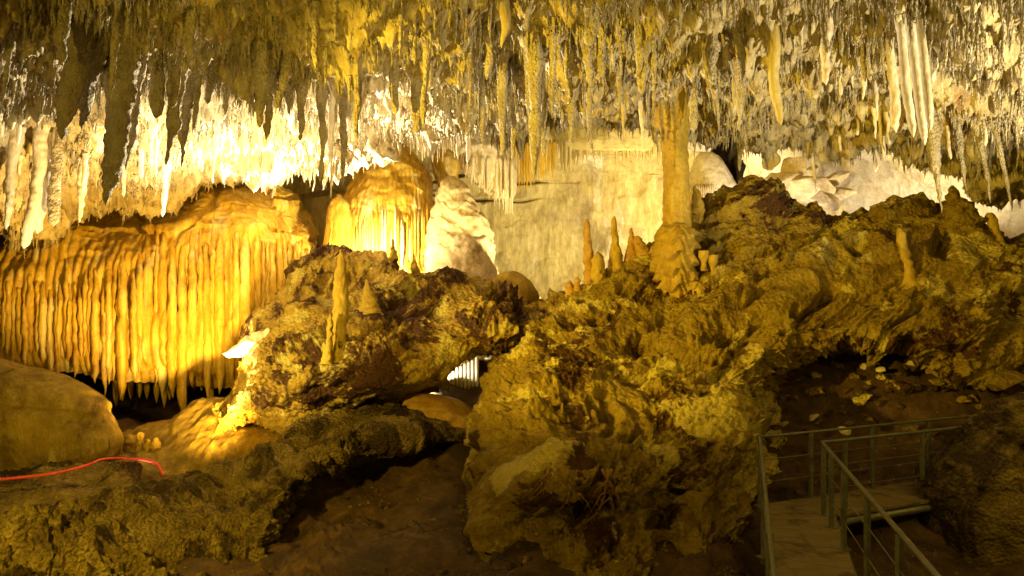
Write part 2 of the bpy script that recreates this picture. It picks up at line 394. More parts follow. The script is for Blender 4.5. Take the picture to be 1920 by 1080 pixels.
# ---- rear wall and rear draperies
def walld(g):
    z = g[..., 2] + .25 * vn(g * .7, 50)
    on = np.clip(.4 + 1.6 * vn(g * np.array([.5, .5, .3]), 49), 0, 1)
    ck = -1.5 * on * np.exp(-((z - 3.95) / .06) ** 2) - 1.0 * on * np.exp(-((z - 3.2) / .03) ** 2) - .8 * np.exp(-((z + .95) / .14) ** 2) + .5 * (z < -1.0)
    fr = (g[..., 2] * .7 + .7 * fbm(g * np.array([.6, .6, .5]), 4, 56) + .08 * g[..., 0]) % 1.0; return ck + .14 * (fr ** 2 - .3) * np.clip(.3 + 1.5 * vn(g * .6, 66), 0, 1.3) + .35 * fbm(g * .5, 3, 53) + .30 * fbm(g * np.array([.35, .35, .5]), 3, 51) + .10 * ridged(g * np.array([1.2, 1.2, .8]), 3, 55) + .04 * fbm(g * 5, 3, 58)
cols = [(470, [(60, 27), (250, 26.5), (380, 26), (520, 26), (680, 26)]), (620, [(60, 28), (250, 27.5), (380, 27), (520, 27), (680, 27)]),
        (850, [(60, 29.5), (250, 29), (380, 28.5), (520, 28.6), (680, 28)]),
        (940, [(60, 30), (250, 29), (330, 29.2), (520, 29), (680, 28)]), (1080, [(60, 30), (220, 27.5), (330, 29.6), (500, 29.6), (680, 27)]),
        (1230, [(60, 30), (230, 27), (330, 29.2), (500, 29), (680, 27)]), (1300, [(60, 30), (240, 28), (330, 29), (500, 29), (680, 28)]), (1335, [(60, 31), (240, 30), (330, 31), (500, 31), (680, 31)])]
G, N, _, _ = loft(cols, 320, 360, walld)
put('rear_wall', G.reshape(-1, 3), grid_faces(320, 360), M['wall'], kind='structure')
def clod(g): return rockdisp(g, .3, .16, .05, .05, 61, (1, 1, .5))
cols = [(1390, [(120, 27), (240, 25.5), (330, 28), (500, 27)]), (1500, [(120, 26), (250, 24), (330, 25), (500, 25)]), (1600, [(120, 25), (270, 22.8), (350, 24), (500, 24)]),
        (1700, [(120, 24), (280, 22.2), (360, 23), (520, 23)]), (1800, [(120, 23.5), (300, 21.5), (380, 22.4), (560, 22)]), (1920, [(150, 22), (350, 20.2), (430, 20.8), (620, 20)]), (2150, [(150, 19), (400, 18), (500, 18), (700, 17)])]
G, N, _, _ = loft(cols, 330, 160, clod)
put('rear_slope', G.reshape(-1, 3), grid_faces(330, 160), M['white'], kind='structure')

# ---- ridges of rock
def strata(g): return np.stack([g[..., 0], g[..., 1], g[..., 2] - .38 * g[..., 0]], -1)
def beds(g, f, a, s):
    q = strata(g); u = q[..., 2] * f + .55 * fbm(g * .7, 3, s) + .12 * vn(g * 4, s + 7)
    fr = u % 1.0; on = np.clip(.5 + 1.6 * vn(g * .55, s + 3), 0, 1)
    return a * on * (fr ** 2.5 - .3)
def rd(g): return rockdisp(strata(g), .30, .16, .11, .08, 81, (.9, 1, 1.4), pocket=.45) + beds(g, 1.5, .16, 85)
cols = [(395, [(800, 18.6), (770, 16.8), (775, 16.2), (785, 15.9), (795, 15.8), (805, 15.9), (830, 16.2)]),
        (440, [(760, 19), (700, 16.8), (715, 16.1), (735, 15.6), (760, 15.3), (785, 15.4), (815, 16)]),
        (475, [(720, 20), (600, 17.2), (650, 16.2), (700, 15.5), (740, 15.2), (765, 15.6), (800, 16.4)]),
        (540, [(650, 21), (545, 18), (610, 16.5), (670, 15.2), (730, 14.6), (765, 15), (800, 16)]),
        (585, [(620, 21), (478, 18.5), (560, 16.5), (640, 15.2), (710, 14.2), (755, 14.6), (790, 15.8)]),
        (700, [(600, 21), (492, 18.5), (560, 16.8), (620, 15.2), (680, 14.3), (722, 14.3), (760, 16)]),
        (800, [(600, 21), (517, 18.5), (570, 16.8), (620, 15.5), (670, 14.8), (702, 14.9), (735, 16.6)]),
        (880, [(620, 21), (532, 18.5), (565, 17), (595, 16), (630, 15.3), (655, 15.4), (675, 16.8)]),
        (950, [(640, 21), (555, 18.5), (580, 17), (600, 16), (625, 15.4), (640, 15.4), (650, 16.8)]),
        (1010, [(660, 21), (585, 18.3), (600, 17.2), (620, 16.4), (640, 16), (655, 16), (670, 17)])]
G, N, _, _ = loft(cols, 420, 330, rd)
put('centre_ridge', G.reshape(-1, 3), grid_faces(420, 330), M['ridge'], kind='structure')
CR = G
def rd2(g): return rockdisp(strata(g), .30, .15, .09, .07, 91, (.75, .9, 1.5), pocket=.50) + beds(g, 1.25, .20, 95)
cols = [(905, [(990, 690, 22), (982, 668, 19.5), (968, 712, 18.4), (942, 760, 17.2), (912, 840, 15.8), (915, 930, 14.6), (930, 1010, 13.6), (915, 1180, 12.4)]),
        (885, [(955, 690, 21), (952, 655, 18), (938, 700, 16.2), (912, 745, 14.8), (882, 830, 13.2), (878, 930, 11.9), (886, 1010, 11.0), (880, 1180, 9.5)]),
        (945, [(965, 690, 21), (968, 624, 17.6), (958, 672, 15.4), (735, 14), (820, 12.4), (930, 11.5), (985, 11.3), (1200, 9.3)]),
        (1000, [(660, 21), (582, 18), (630, 15.8), (700, 14), (800, 12.4), (920, 11.3), (960, 11.6), (1200, 9.4)]),
        (1060, [(640, 21), (560, 18), (610, 16), (690, 14), (800, 12.3), (925, 11.2), (955, 11.6), (1200, 9.5)]),
        (1150, [(600, 21), (500, 17.6), (580, 16), (680, 14.2), (790, 12.6), (925, 11.4), (955, 11.8), (1200, 9.8)]),
        (1245, [(600, 20.5), (452, 17.6), (590, 16), (680, 14.4), (790, 12.9), (920, 12), (960, 12.3), (1180, 10.3)]),
        (1300, [(560, 20.5), (412, 17.8), (540, 16.2), (650, 14.6), (770, 13.2), (890, 12.2), (960, 11.8), (1180, 10.2)]),
        (1360, [(500, 20.5), (376, 18), (500, 16.5), (620, 14.8), (720, 13.8), (800, 13.0), (880, 12.4), (1160, 10.8)]),
        (1420, [(500, 20.5), (364, 18), (480, 16.5), (600, 15), (680, 14.4), (730, 14.3), (790, 13.9), (900, 13.0)]),
        (1500, [(500, 20.5), (384, 18), (480, 16.5), (570, 15.3), (630, 14.9), (665, 15.6), (700, 17), (780, 17.2)]),
        (1600, [(500, 20.5), (402, 18), (480, 16.5), (560, 15.6), (615, 15.2), (640, 16), (690, 17.8), (780, 18)]),
        (1700, [(500, 20.5), (396, 18), (470, 16.5), (560, 15.5), (640, 15.1), (672, 16), (710, 17.8), (790, 18)]),
        (1790, [(520, 20), (398, 17.8), (470, 16.5), (560, 15.5), (650, 14.9), (700, 15), (735, 16.6), (820, 17)]),
        (1860, [(540, 20), (430, 17.6), (490, 16.4), (570, 15.5), (650, 15), (700, 15.4), (740, 16.6), (820, 17)]),
        (1920, [(560, 20), (470, 17.4), (520, 16.4), (590, 15.6), (660, 15.2), (700, 15.8), (740, 16.6), (820, 17)]),
        (2200, [(600, 20), (500, 16.4), (560, 15.4), (620, 14.8), (680, 14.5), (720, 15), (760, 16), (840, 16)])]
G, N, _, _ = loft(cols, 760, 460, rd2)
put('right_ridge', G.reshape(-1, 3), grid_faces(760, 460), M['ridger'], kind='structure')
RR = G
# foreground slope at lower left
def rd3(g): return rockdisp(g, .26, .20, .12, .10, 101, (1, 1, 1.1), pocket=.25)
cols = [(-250, [(1120, 12), (1120, 8.6), (1180, 8), (1300, 7.5), (1500, 7)]), (0, [(1030, 12), (1022, 9.6), (1070, 9), (1150, 8.3), (1400, 7.5)]),
        (100, [(1000, 13), (982, 10.3), (1040, 9.6), (1130, 8.8), (1350, 7.9)]), (200, [(1010, 12.8), (942, 11.1), (1000, 10.2), (1090, 9.2), (1300, 8.2)]),
        (300, [(1000, 13.0), (918, 11.8), (965, 11), (1050, 9.9), (1250, 8.8)]), (400, [(965, 13.5), (876, 12.6), (930, 11.7), (1020, 10.5), (1200, 9.4)]),
        (500, [(920, 14.4), (830, 13.2), (885, 12.2), (960, 11.2), (1150, 10.5)]), (570, [(778, 17), (808, 14.2), (842, 12.9), (885, 12.2), (925, 13.4)]),
        (650, [(768, 17.2), (792, 14.6), (816, 13.4), (848, 12.8), (872, 14.2)]), (730, [(768, 17.5), (786, 15), (800, 14), (826, 13.5), (846, 14.8)]),
        (800, [(776, 18), (788, 15.4), (800, 14.3), (822, 14), (840, 15.2)]), (880, [(790, 18), (806, 15.8), (814, 15), (828, 14.8), (842, 15.8)])]
G, N, _, _ = loft(cols, 480, 260, rd3)
put('foreground_slope', G.reshape(-1, 3), grid_faces(480, 260), M['fore'], kind='structure')
FS = G
cols = [(-350, [(860, 15.5), (900, 14), (960, 12.8), (1160, 10)]), (0, [(860, 15.5), (895, 14), (950, 12.8), (1060, 10.8)]), (120, [(860, 15.6), (885, 14.2), (935, 13), (1010, 11.3)]),
        (200, [(850, 16), (875, 14.8), (920, 13.4), (975, 12.1)]), (260, [(850, 16.5), (890, 15), (920, 13.8), (960, 12.8)])]
G, N, _, _ = loft(cols, 220, 130, lambda g: rockdisp(g, .18, .10, .06, .05, 121))
put('lower_slope', G.reshape(-1, 3), grid_faces(220, 130), M['fore'], kind='structure')
# low clay bank in the very front
cols = [(430, [(960, 13), (1010, 11.6), (1060, 10.3), (1200, 9)]), (600, [(990, 13), (1000, 11.4), (1050, 10.3), (1200, 9)]), (780, [(985, 13), (1000, 11.5), (1050, 10.4), (1200, 9)]),
        (900, [(1000, 13), (1020, 11.6), (1065, 10.4), (1200, 9)]), (1040, [(1080, 13), (1095, 11.4), (1120, 10.4), (1250, 9)])]
G, N, _, _ = loft(cols, 300, 90, lambda g: rockdisp(g, .18, .10, .04, .03, 111))
put('clay_bank', G.reshape(-1, 3), grid_faces(300, 90), M['floor'], kind='structure')

# ================================================================== THINGS
def sil(px, py, Y, zoff=0): return P(px, py, Y) + np.array([0, 0, zoff])
sm = lambda a, s, k=(1, 1, 1): (lambda g: a * fbm(g * 1.1 * np.array(k), 3, s) + a * .35 * fbm(g * 5 * np.array(k), 3, s + 3))
# ---- fluted golden curtain
cur = empty('flowstone_curtain', P(300, 760, 20), 'huge golden organ pipe curtain at far left, domed above with long hanging flutes', 'flowstone')
cols = [(-160, [(440, 24), (455, 22.5), (500, 20.7), (540, 20.1), (640, 20.1), (690, 20.6)]), (0, [(440, 24.5), (450, 23), (490, 20.9), (535, 20.2), (640, 20.1), (690, 20.6)]),
        (120, [(390, 25), (402, 23.6), (455, 21.4), (520, 20.3), (650, 20.1), (700, 20.6)]), (240, [(375, 25.5), (385, 24), (440, 21.6), (505, 20.3), (660, 20), (715, 20.5)]),
        (360, [(345, 26), (352, 24.2), (400, 21.6), (470, 20.2), (680, 19.8), (725, 20.3)]), (450, [(338, 26), (343, 24.2), (385, 21.8), (450, 20.3), (670, 20), (730, 20.4)]),
        (520, [(345, 26), (350, 24.5), (390, 22.5), (445, 21.1), (640, 20.8), (700, 21)]), (565, [(385, 26), (392, 25), (420, 23.3), (455, 22.2), (620, 21.9), (680, 22)]),
        (595, [(430, 26.5), (440, 25.6), (452, 24.4), (470, 23.6), (600, 23.4), (660, 23.6)])]
cols = [(c, [(py, 20.2 + (Y - 20.2) * (.5 if Y > 20.2 and c < 540 else 1)) for py, Y in r]) for c, r in cols]
def curd(g):
    a = np.clip((1.6 - g[..., 2]) / 1.0, 0, 1)
    fl = np.abs(np.sin(g[..., 0] * 14 + 1.2 * vn(g * np.array([1.3, 1.3, .15]), 5)))
    crack = ridged(g * np.array([.7, .7, 2.2]), 3, 133)
    return .16 * fbm(g * .8, 3, 131) + .13 * a * (fl - .5) * .6 + .03 * fbm(g * np.array([5, 5, 2]), 3, 135) + (1 - a) * (.10 * np.clip(crack, 0, 1) - .16 * np.clip(1 - 9 * np.abs(vn(g * np.array([.55, .8, 1.7]) + 3, 139)), 0, 1))
G, N, _, _ = loft(cols, 420, 300, curd)
child('flowstone_dome', G.reshape(-1, 3), grid_faces(420, 300), M['gold'], cur)
def surfY(G, px, py):
    sx = G[..., 0] / G[..., 1] * F + 960; sy = 540 - G[..., 2] / G[..., 1] * F
    d = (sx - px) ** 2 + (sy - py) ** 2 + (G[..., 1] - G[..., 1].min()) * 3
    return G[np.unravel_index(np.argmin(d), d.shape)]
tips = [(-60, 700), (0, 690), (60, 712), (110, 722), (150, 700), (205, 750), (235, 765), (280, 740), (345, 778), (380, 750), (420, 735), (470, 700), (520, 650), (580, 600)]
px = -40.0; k = 0
Gs = G[::3, ::3]
while px < 585:
    wpx = random.uniform(8, 15) if px < 180 else random.uniform(9, 22)
    if px > 500: wpx = random.uniform(10, 15)
    tip = np.interp(px, [a for a, _ in tips], [b for _, b in tips]) + random.uniform(-55, 12)
    top = np.interp(px, [-40, 120, 240, 330, 430, 520, 590], [520, 500, 480, 420, 400, 410, 450]) + random.uniform(-25, 35)
    s0 = surfY(Gs, px, top); lean = random.uniform(-5, 3)
    n = 34; t = np.linspace(0, 1, n); y0 = s0[1]
    sy_ = surfY(Gs, px, top + 70)[1]; yl = min(y0, sy_, surfY(Gs, px, top + 140)[1]) - .10
    ys = y0 + (yl - y0) * np.minimum(1, t * 3.2) + .05 * t
    ys = np.where(t < .06, ys + .12, ys)
    pyc = top + (tip - top) * t; pxc = px + lean * t + 1.0 * np.array([vn(np.array([[x * 3 + k * 9.1, k * 1.7, .5]]), 8)[0] for x in t])
    pts = np.array([P(a, b, c) for a, b, c in zip(pxc, pyc, ys)])
    rad = wpx / 2 * 20 / F * np.interp(t, [0, .06, .3, .75, .9, 1], [.15, .5, .9, 1.0, .75, .06]) * (1 + .07 * rng.normal(size=n))
    V, Q, T = tube(pts, rad, 10)
    V = V + .022 * fbm(V * np.array([9, 9, 4]), 2, 140)[:, None] * np.array([1, 1, 0])
    child('flute', V, Q, M['gold'], cur, T)
    px += wpx * random.uniform(.82, 1.08); k += 1
# shorter flutes behind, around the dark hollow
for i in range(14):
    x = 215 + i * 15 + random.uniform(-4, 4); tp = np.interp(x, [200, 300, 400], [700, 700, 700]); ti = 752 + random.uniform(-22, 14)
    t = np.linspace(0, 1, 10)
    V, Q, T = tube(np.array([P(x, tp + (ti - tp) * a, 21.2) for a in t]), np.interp(t, [0, .7, 1], [.09, .07, .01]), 8)
    child('flute', V, Q, M['gold'], cur, T)

# ---- flowstone mounds behind the centre ridge
o = empty('flowstone_mound', P(720, 520, 24), 'tall golden rounded flowstone mound with white flutes, behind the centre ridge', 'flowstone')
v, q, T = lathe([(268, 728, 750), (276, 712, 764), (298, 692, 786), (335, 662, 806), (375, 642, 814), (410, 628, 819), (450, 618, 824), (500, 610, 828), (560, 605, 832)], 24, 150, 240, .75,
     disp=lambda g: .12 * fbm(g * 1.2, 3, 151) + .03 * fbm(g * 5, 3, 152) , flutes=54, fl_amp=.022, ledge=.022, ledge_n=8, seed=2)
child('mound_body', v, q, M['gold'], o, T)
v, q, T = lathe([(365, 628, 642), (380, 615, 655), (420, 610, 662), (480, 606, 665), (540, 602, 670)], 23, 70, 90, .8, disp=sm(.07, 155), flutes=20, fl_amp=.06, seed=5)
child('side_lobe', v, q, M['gold'], o, T)
for i in range(26):                                      # white flutes on its face
    x = 662 + i * 5.6 + random.uniform(-2, 2); t = np.linspace(0, 1, 12); tp = 395 + random.uniform(-15, 25); bt = 490 + random.uniform(-12, 30)
    rx = (x - 722) / 108; yy = 24 - 1.66 * .72 * math.sqrt(max(0, 1 - rx * rx)) - .02
    V, Q, T = tube(np.array([P(x, tp + (bt - tp) * a, yy - .10 * a + .06 * (a < .1)) for a in t]), np.interp(t, [0, .2, .8, 1], [.01, .035, .045, .01]), 7)
    child('flute', V, Q, M['white'] if 8 < i < 20 and i % 3 else M['gold'], o, T)
def ripple(g):
    w_ = g[..., 2] * 13 + g[..., 0] * 5 + 4.5 * vn(g * np.array([1.1, 1.1, .9]), 6) + 2.2 * vn(g * np.array([3, 3, 2.]), 7)
    fr = (w_ / 6.283) % 1.0
    return .14 * fbm(g * 1.1, 3, 160) + .12 * (fr ** 1.5 - .4) * (.5 + .5 * vn(g * 1.4, 62)) + .035 * fbm(g * 5, 2, 161)
v, q, T = lathe([(330, 838, 850), (350, 822, 872), (385, 810, 892), (430, 804, 918), (480, 799, 933), (530, 798, 936), (590, 798, 940)], 23.2, 150, 200, .8, disp=ripple)
put('rippled_flowstone', v, q, M['pink'], None, T, base=P(870, 590, 23.2), label='pale pinkish flowstone cone with rippled shell-like ledges right of the golden mound', cat='flowstone')
v, q, T = lathe([(280, 818, 850), (300, 812, 862), (330, 820, 858), (360, 828, 856)], 25, 50, 70, .8, disp=sm(.12, 165), flutes=16, fl_amp=.1)
put('shaded_drapery', v, q, M['gold'], None, T, base=P(840, 280, 25), label='short shaded tan drapery between the golden mound and the bright fringed drapery', cat='drapery')
# bright fringed draperies hanging at the back
def drapery(pxs, top, tipf, Y, mat, label, n, wpx=7, rows=None):
    o = empty('drapery', P(sum(pxs) / 2, top, Y), label, 'drapery', 'fringed draperies hanging at the back')
    if rows:
        v, q, T = lathe(rows, Y + .15, 60, 110, .5, disp=sm(.08, 170), flutes=40, fl_amp=.05); child('drapery_sheet', v, q, mat, o, T)
    for i in range(n):
        x = pxs[0] + (pxs[1] - pxs[0]) * (i + .5) / n + random.uniform(-2, 2); ti = tipf(x) + random.uniform(-16, 10); t = np.linspace(0, 1, 10)
        y = Y - .25 + random.uniform(0, .35)
        V, Q, T = tube(np.array([P(x + random.uniform(-.3, .3), top + (ti - top) * a, y) for a in t]), wpx / 2 * Y / F * np.interp(t, [0, .1, .6, 1], [.5, 1, .8, .1]) * random.uniform(.7, 1.2), 8)
        child('drip', V, Q, mat, o, T)
drapery((868, 960), 292, lambda x: np.interp(x, [868, 905, 960], [325, 360, 402]), 23.6, M['white'], 'cream drapery of close straws sloping down to the right above the pale rippled cone', 34,
        rows=[(262, 880, 935), (278, 864, 958), (310, 864, 966), (340, 884, 966), (372, 925, 962)])
drapery((935, 1042), 262, lambda x: np.interp(x, [935, 1000, 1042], [372, 352, 335]), 24.6, M['gold'], 'yellow drapery fringe hanging in front of the grey rear wall', 24)
drapery((765, 860), 235, lambda x: np.interp(x, [765, 800, 860], [280, 305, 285]), 22.5, M['white'], 'glaring white drapery fringe over the right shoulder of the golden mound', 20)
drapery((1050, 1236), 250, lambda x: np.interp(x, [1050, 1120, 1236], [330, 290, 312]), 26, M['tan'], 'wide yellow fringed drape over the upper part of the rear wall, left of the column', 44, 8,
        rows=[(225, 1040, 1240), (245, 1036, 1240), (268, 1044, 1236), (285, 1070, 1226)])
# white dome and its straws
o = empty('white_flowstone', P(1335, 390, 22.5), 'smooth white flowstone dome with a fringed hem right of the tall column', 'flowstone')
v, q, T = lathe([(284, 1316, 1332), (292, 1306, 1346), (312, 1296, 1362), (335, 1290, 1376), (355, 1288, 1385), (372, 1290, 1384)], 22.5, 90, 120, .8, disp=sm(.05, 175), flutes=46, fl_amp=.03)
child('dome', v, q, M['white'], o, T)
for i in range(24):
    x = 1291 + i * 4; t = np.linspace(0, 1, 8); bt = 385 + random.uniform(-8, 14); rx = (x - 1337) / 49; yy = 22.5 - .58 * math.sqrt(max(0, 1 - rx * rx))
    V, Q, T = tube(np.array([P(x, 345 + (bt - 345) * a, yy + .03) for a in t]), np.interp(t, [0, .3, .8, 1], [.01, .04, .04, .008]), 7); child('drip', V, Q, M['white'], o, T)
v, q, T = lathe([(236, 1262, 1300), (250, 1265, 1335), (270, 1275, 1338), (284, 1300, 1330)], 22, 40, 60, .6, disp=sm(.08, 178))
put('hanging_rock', v, q, M['white'], None, T, base=P(1300, 236, 22), label='small cream hanging rock shelf just above the white flowstone dome', cat='rock')

# ---- the tall column
col = empty('cave_column', P(1268, 600, 16.6), 'tall golden column joining the ceiling to the right ridge', 'column')
v, q, T = lathe([(90, 1165, 1330), (150, 1200, 1304), (200, 1227, 1287), (260, 1240, 1276), (330, 1245, 1282), (380, 1247, 1286), (440, 1246, 1287)], 16.6, 170, 90, .9,
    disp=lambda g: .05 * fbm(g * np.array([2, 2, .8]), 3, 181) + .15 * ridged(g * np.array([2.6, 2.6, .22]), 2, 183) + .02 * fbm(g * 14, 2, 184))
child('shaft', v, q, M['goldsm'], col, T)
v, q, T = lathe([(418, 1246, 1282), (430, 1234, 1302), (450, 1228, 1306), (500, 1230, 1302), (545, 1232, 1306), (575, 1246, 1296), (600, 1262, 1290), (622, 1270, 1284)], 16.45, 150, 110, .9,
    disp=lambda g: .06 * fbm(g * 2, 3, 187) + .03 * ridged(g * np.array([7, 7, 2]), 2, 188), lw=2.0, ledge=.34, ledge_n=8, flutes=26, fl_amp=.05)
child('stalagmite_base', v, q, M['goldsm'], col, T)
v, q, T = lathe([(528, 1284, 1322), (540, 1276, 1338), (556, 1276, 1346), (570, 1280, 1340), (590, 1288, 1330), (606, 1300, 1316)], 16.35, 90, 80, .9,
    disp=lambda g: .09 * fbm(g * 2, 3, 189) + .03 * ridged(g * np.array([7, 7, 2]), 2, 190), lw=2.5, ledge=.3, ledge_n=4, flutes=20, fl_amp=.08)
child('side_cascade', v, q, M['goldsm'], col, T)

# ---- stalagmites
def stalagmite(rows, Y, label, mat='goldsm', amp=.03, ledge=.13, group=None, n=50, nl=7, name='stalagmite'):
    b = rows[-1]; w_ = (b[2] - b[1]) * .13; rows = rows[:-1] + [b, (b[0] + 9, b[1] - w_, b[2] + w_), (b[0] + 16, b[1] - 2 * w_, b[2] + 2 * w_)] if 'mushroom' not in label else rows
    k = random.randint(0, 999); sc = (rows[-1][2] - rows[-1][1]) * Y / F
    v, q, T = lathe(rows, Y, n, 36, .95, disp=lambda g: amp * fbm(g * 4, 3, k) + amp * .5 * fbm(g * 12, 2, k + 1), ledge=ledge, ledge_n=nl, seed=k % 7)
    return put(name, v, q, M[mat], None, T, base=P((rows[-1][1] + rows[-1][2]) / 2, rows[-1][0], Y), label=label, cat='stalagmite', group=group)
stalagmite([(470, 637, 641), (480, 633, 646), (520, 628, 649), (570, 625, 651), (620, 622, 650), (662, 618, 648)], 14.9, 'tall pale ringed stalagmite standing on the left end of the centre ridge', n=90, nl=16, ledge=.06)
stalagmite([(590, 618, 621), (610, 614, 624), (645, 610, 622), (672, 605, 622)], 14.6, 'thin short stalagmite leaning at the foot of the pale ringed one')
stalagmite([(524, 686, 690), (535, 682, 696), (555, 678, 704), (575, 674, 710)], 16.2, 'stubby cone stalagmite right of the pale ringed one')
stalagmite([(448, 735, 738), (462, 732, 741), (480, 731, 744), (505, 728, 748)], 18.3, 'small dark knobbly spike on the centre ridge crest before the golden mound', 'ridge', .04)
stalagmite([(470, 716, 720), (482, 711, 724), (502, 706, 730)], 18.4, 'low dark knob on the crest just left of the small dark spike', 'ridge', .05)
stalagmite([(485, 776, 779), (498, 772, 784), (520, 768, 792)], 18.3, 'dark notched spike on the crest right of the small dark spike', 'ridge', .05)
stalagmite([(409, 1098, 1103), (418, 1094, 1106), (450, 1093, 1111), (490, 1093, 1115), (545, 1092, 1117)], 17.2, 'tallest orange stalagmite of the row in front of the rear wall', 'orange', n=80)
stalagmite([(406, 1149, 1153), (415, 1147, 1155), (450, 1146, 1160), (480, 1144, 1166), (510, 1138, 1175)], 17.3, 'slim golden stalagmite in the middle of the row before the rear wall', n=70)
stalagmite([(428, 1181, 1185), (436, 1179, 1188), (455, 1178, 1190), (480, 1172, 1196)], 17.4, 'shortest pointed orange stalagmite of the row left of the tall column', 'orange')
stalagmite([(442, 1191, 1197), (452, 1188, 1206), (470, 1190, 1218), (490, 1190, 1230)], 17.3, 'slumped brown stalagmite leaning beside the left foot of the tall column', 'orange', .04)
stalagmite([(472, 1117, 1123), (480, 1112, 1130), (510, 1108, 1135), (545, 1104, 1140)], 17.0, 'squat tan stalagmite tight against the tallest orange one', 'goldsm', .04)
stalagmite([(462, 1222, 1228), (470, 1216, 1234), (500, 1214, 1238)], 17.2, 'small tan stump touching the column base on its left', 'orange', .03)
stalagmite([(520, 1080, 1084), (530, 1076, 1088), (560, 1074, 1092)], 16.6, 'tiny red brown stalagmite below the tallest orange one', 'orange', .03)
stalagmite([(525, 1066, 1070), (535, 1062, 1074), (560, 1060, 1078)], 16.8, 'tiny red brown stub furthest left of the orange stalagmites', 'orange', .03)
stalagmite([(349, 1299, 1304), (358, 1297, 1312), (380, 1296, 1320), (420, 1294, 1326), (440, 1292, 1330)], 17.4, 'stout ringed stalagmite right behind the tall column', 'goldsm', .03, .14, n=70, nl=8)
stalagmite([(428, 1682, 1690), (440, 1680, 1696), (480, 1688, 1706), (500, 1694, 1712), (530, 1690, 1722)], 15.9, 'leaning golden stalagmite half way along the right ridge', 'goldsm', .03, .03)
stalagmite([(348, 1783, 1789), (358, 1780, 1797), (375, 1776, 1808), (400, 1770, 1826), (440, 1764, 1846), (480, 1760, 1856)], 17, 'large lumpy golden stalagmite tower at the right end of the ridge', 'ridger', .12, .12, n=90, nl=6)
stalagmite([(399, 1852, 1860), (410, 1850, 1868), (440, 1854, 1876), (475, 1856, 1890)], 16.8, 'slanting finger stalagmite just right of the large lumpy tower', 'goldsm', .03, .04)
stalagmite([(384, 1712, 1718), (392, 1708, 1724), (408, 1706, 1730)], 17.8, 'little round knob on the right ridge between the two tall formations', 'ridger', .05)
stalagmite([(378, 1650, 1656), (384, 1640, 1664), (400, 1632, 1668), (425, 1626, 1672)], 17.6, 'hooked rock knob rising from the middle of the right ridge', 'ridger', .09)
for i, (x, y, l) in enumerate([(1320, 482, 'left'), (1338, 490, 'right')]):
    stalagmite([(y - 12, x - 10, x + 9), (y, x - 9, x + 8), (y + 12, x - 5, x + 4), (y + 26, x - 6, x + 6)], 16.2, f'small mushroom shaped stalagmite beside the column, {l} one of two', 'goldsm', .02, 0)

# ---- left smooth boulder, slope, orange lump
v, q, T = lathe([(640, -230, -90), (672, -300, 0), (700, -330, 90), (735, -345, 170), (775, -350, 205), (815, -350, 217), (850, -345, 208), (876, -335, 180), (895, -325, 150), (930, -315, 148), (1000, -310, 142), (1080, -300, 140)], 15.6, 170, 220, .40,
    disp=lambda g: .14 * fbm(g * 1.0, 3, 201) + .07 * ridged(g * np.array([2.5, 2.5, .7]), 4, 203) + .035 * fbm(g * np.array([9, 9, 4]), 3, 205) - .10 * np.clip(1 - 8 * np.abs(vn(g * np.array([.7, .7, 1.6]), 206)), 0, 1))
put('flowstone_boulder', v, q, M['olive'], None, T, base=P(0, 1000, 15), label='big smooth olive gold flowstone boulder at the lower left edge', cat='boulder')
o = None
for i in range(13):
    pass
cols = [(150, [(860, 17), (880, 16.4), (930, 15.6), (1010, 15.2)]), (215, [(812, 18), (838, 16.9), (900, 15.6), (1000, 15.2)]), (250, [(806, 18.5), (826, 17.1), (890, 15.8), (990, 15.3)]),
        (320, [(790, 19), (795, 17.8), (870, 16.2), (990, 15.3)]), (380, [(760, 19), (752, 17.8), (840, 16.2), (960, 15.4)]), (415, [(755, 19), (748, 17.6), (825, 16.2), (930, 15.4)]),
        (455, [(790, 18.5), (778, 17.2), (820, 16), (900, 15.2)]), (520, [(800, 18), (798, 16.6), (815, 15.8), (870, 15.2)]), (600, [(800, 17.5), (800, 16), (812, 15.4), (850, 15)])]
G, N, _, _ = loft(cols, 240, 180, lambda g: .10 * fbm(g * 1.1, 3, 211) + .04 * ridged(g * np.array([2.4, 2.4, 1]), 3, 213) + .02 * fbm(g * 8, 3, 215))
put('flowstone_slope', G.reshape(-1, 3), grid_faces(240, 180), M['olive'], label='smooth pale gold flowstone apron sloping down below the fluted curtain', cat='flowstone')
FLS = G
for i, (x, yy, s) in enumerate([(243, 820, 1), (262, 812, .8), (276, 822, .7), (292, 818, .6)]):
    yy += random.uniform(2, 12); stalagmite([(yy - 8 * s, x - 3, x + 3), (yy - 2, x - 7 * s, x + 7 * s), (yy + 14, x - 10 * s, x + 10 * s), (yy + 30, x - 12 * s, x + 12 * s)], 16.6, 'rounded knob in the short row at the mouth of the dark hollow', 'goldsm', .06, 0, group='knobs at the mouth of the dark hollow')
v, q, T = lathe([(738, 765, 800), (742, 755, 832), (755, 750, 866), (770, 750, 888), (785, 752, 900), (810, 752, 905)], 15.6, 60, 90, .7, disp=lambda g: .14 * fbm(g * 1.6, 4, 221) + .07 * ridged(g * np.array([1.5, 3, 3]), 2, 222))
put('orange_boulder', v, q, M['orange'], None, T, base=P(820, 810, 15.6), label='smooth orange boulder in the gap under the centre ridge', cat='boulder')
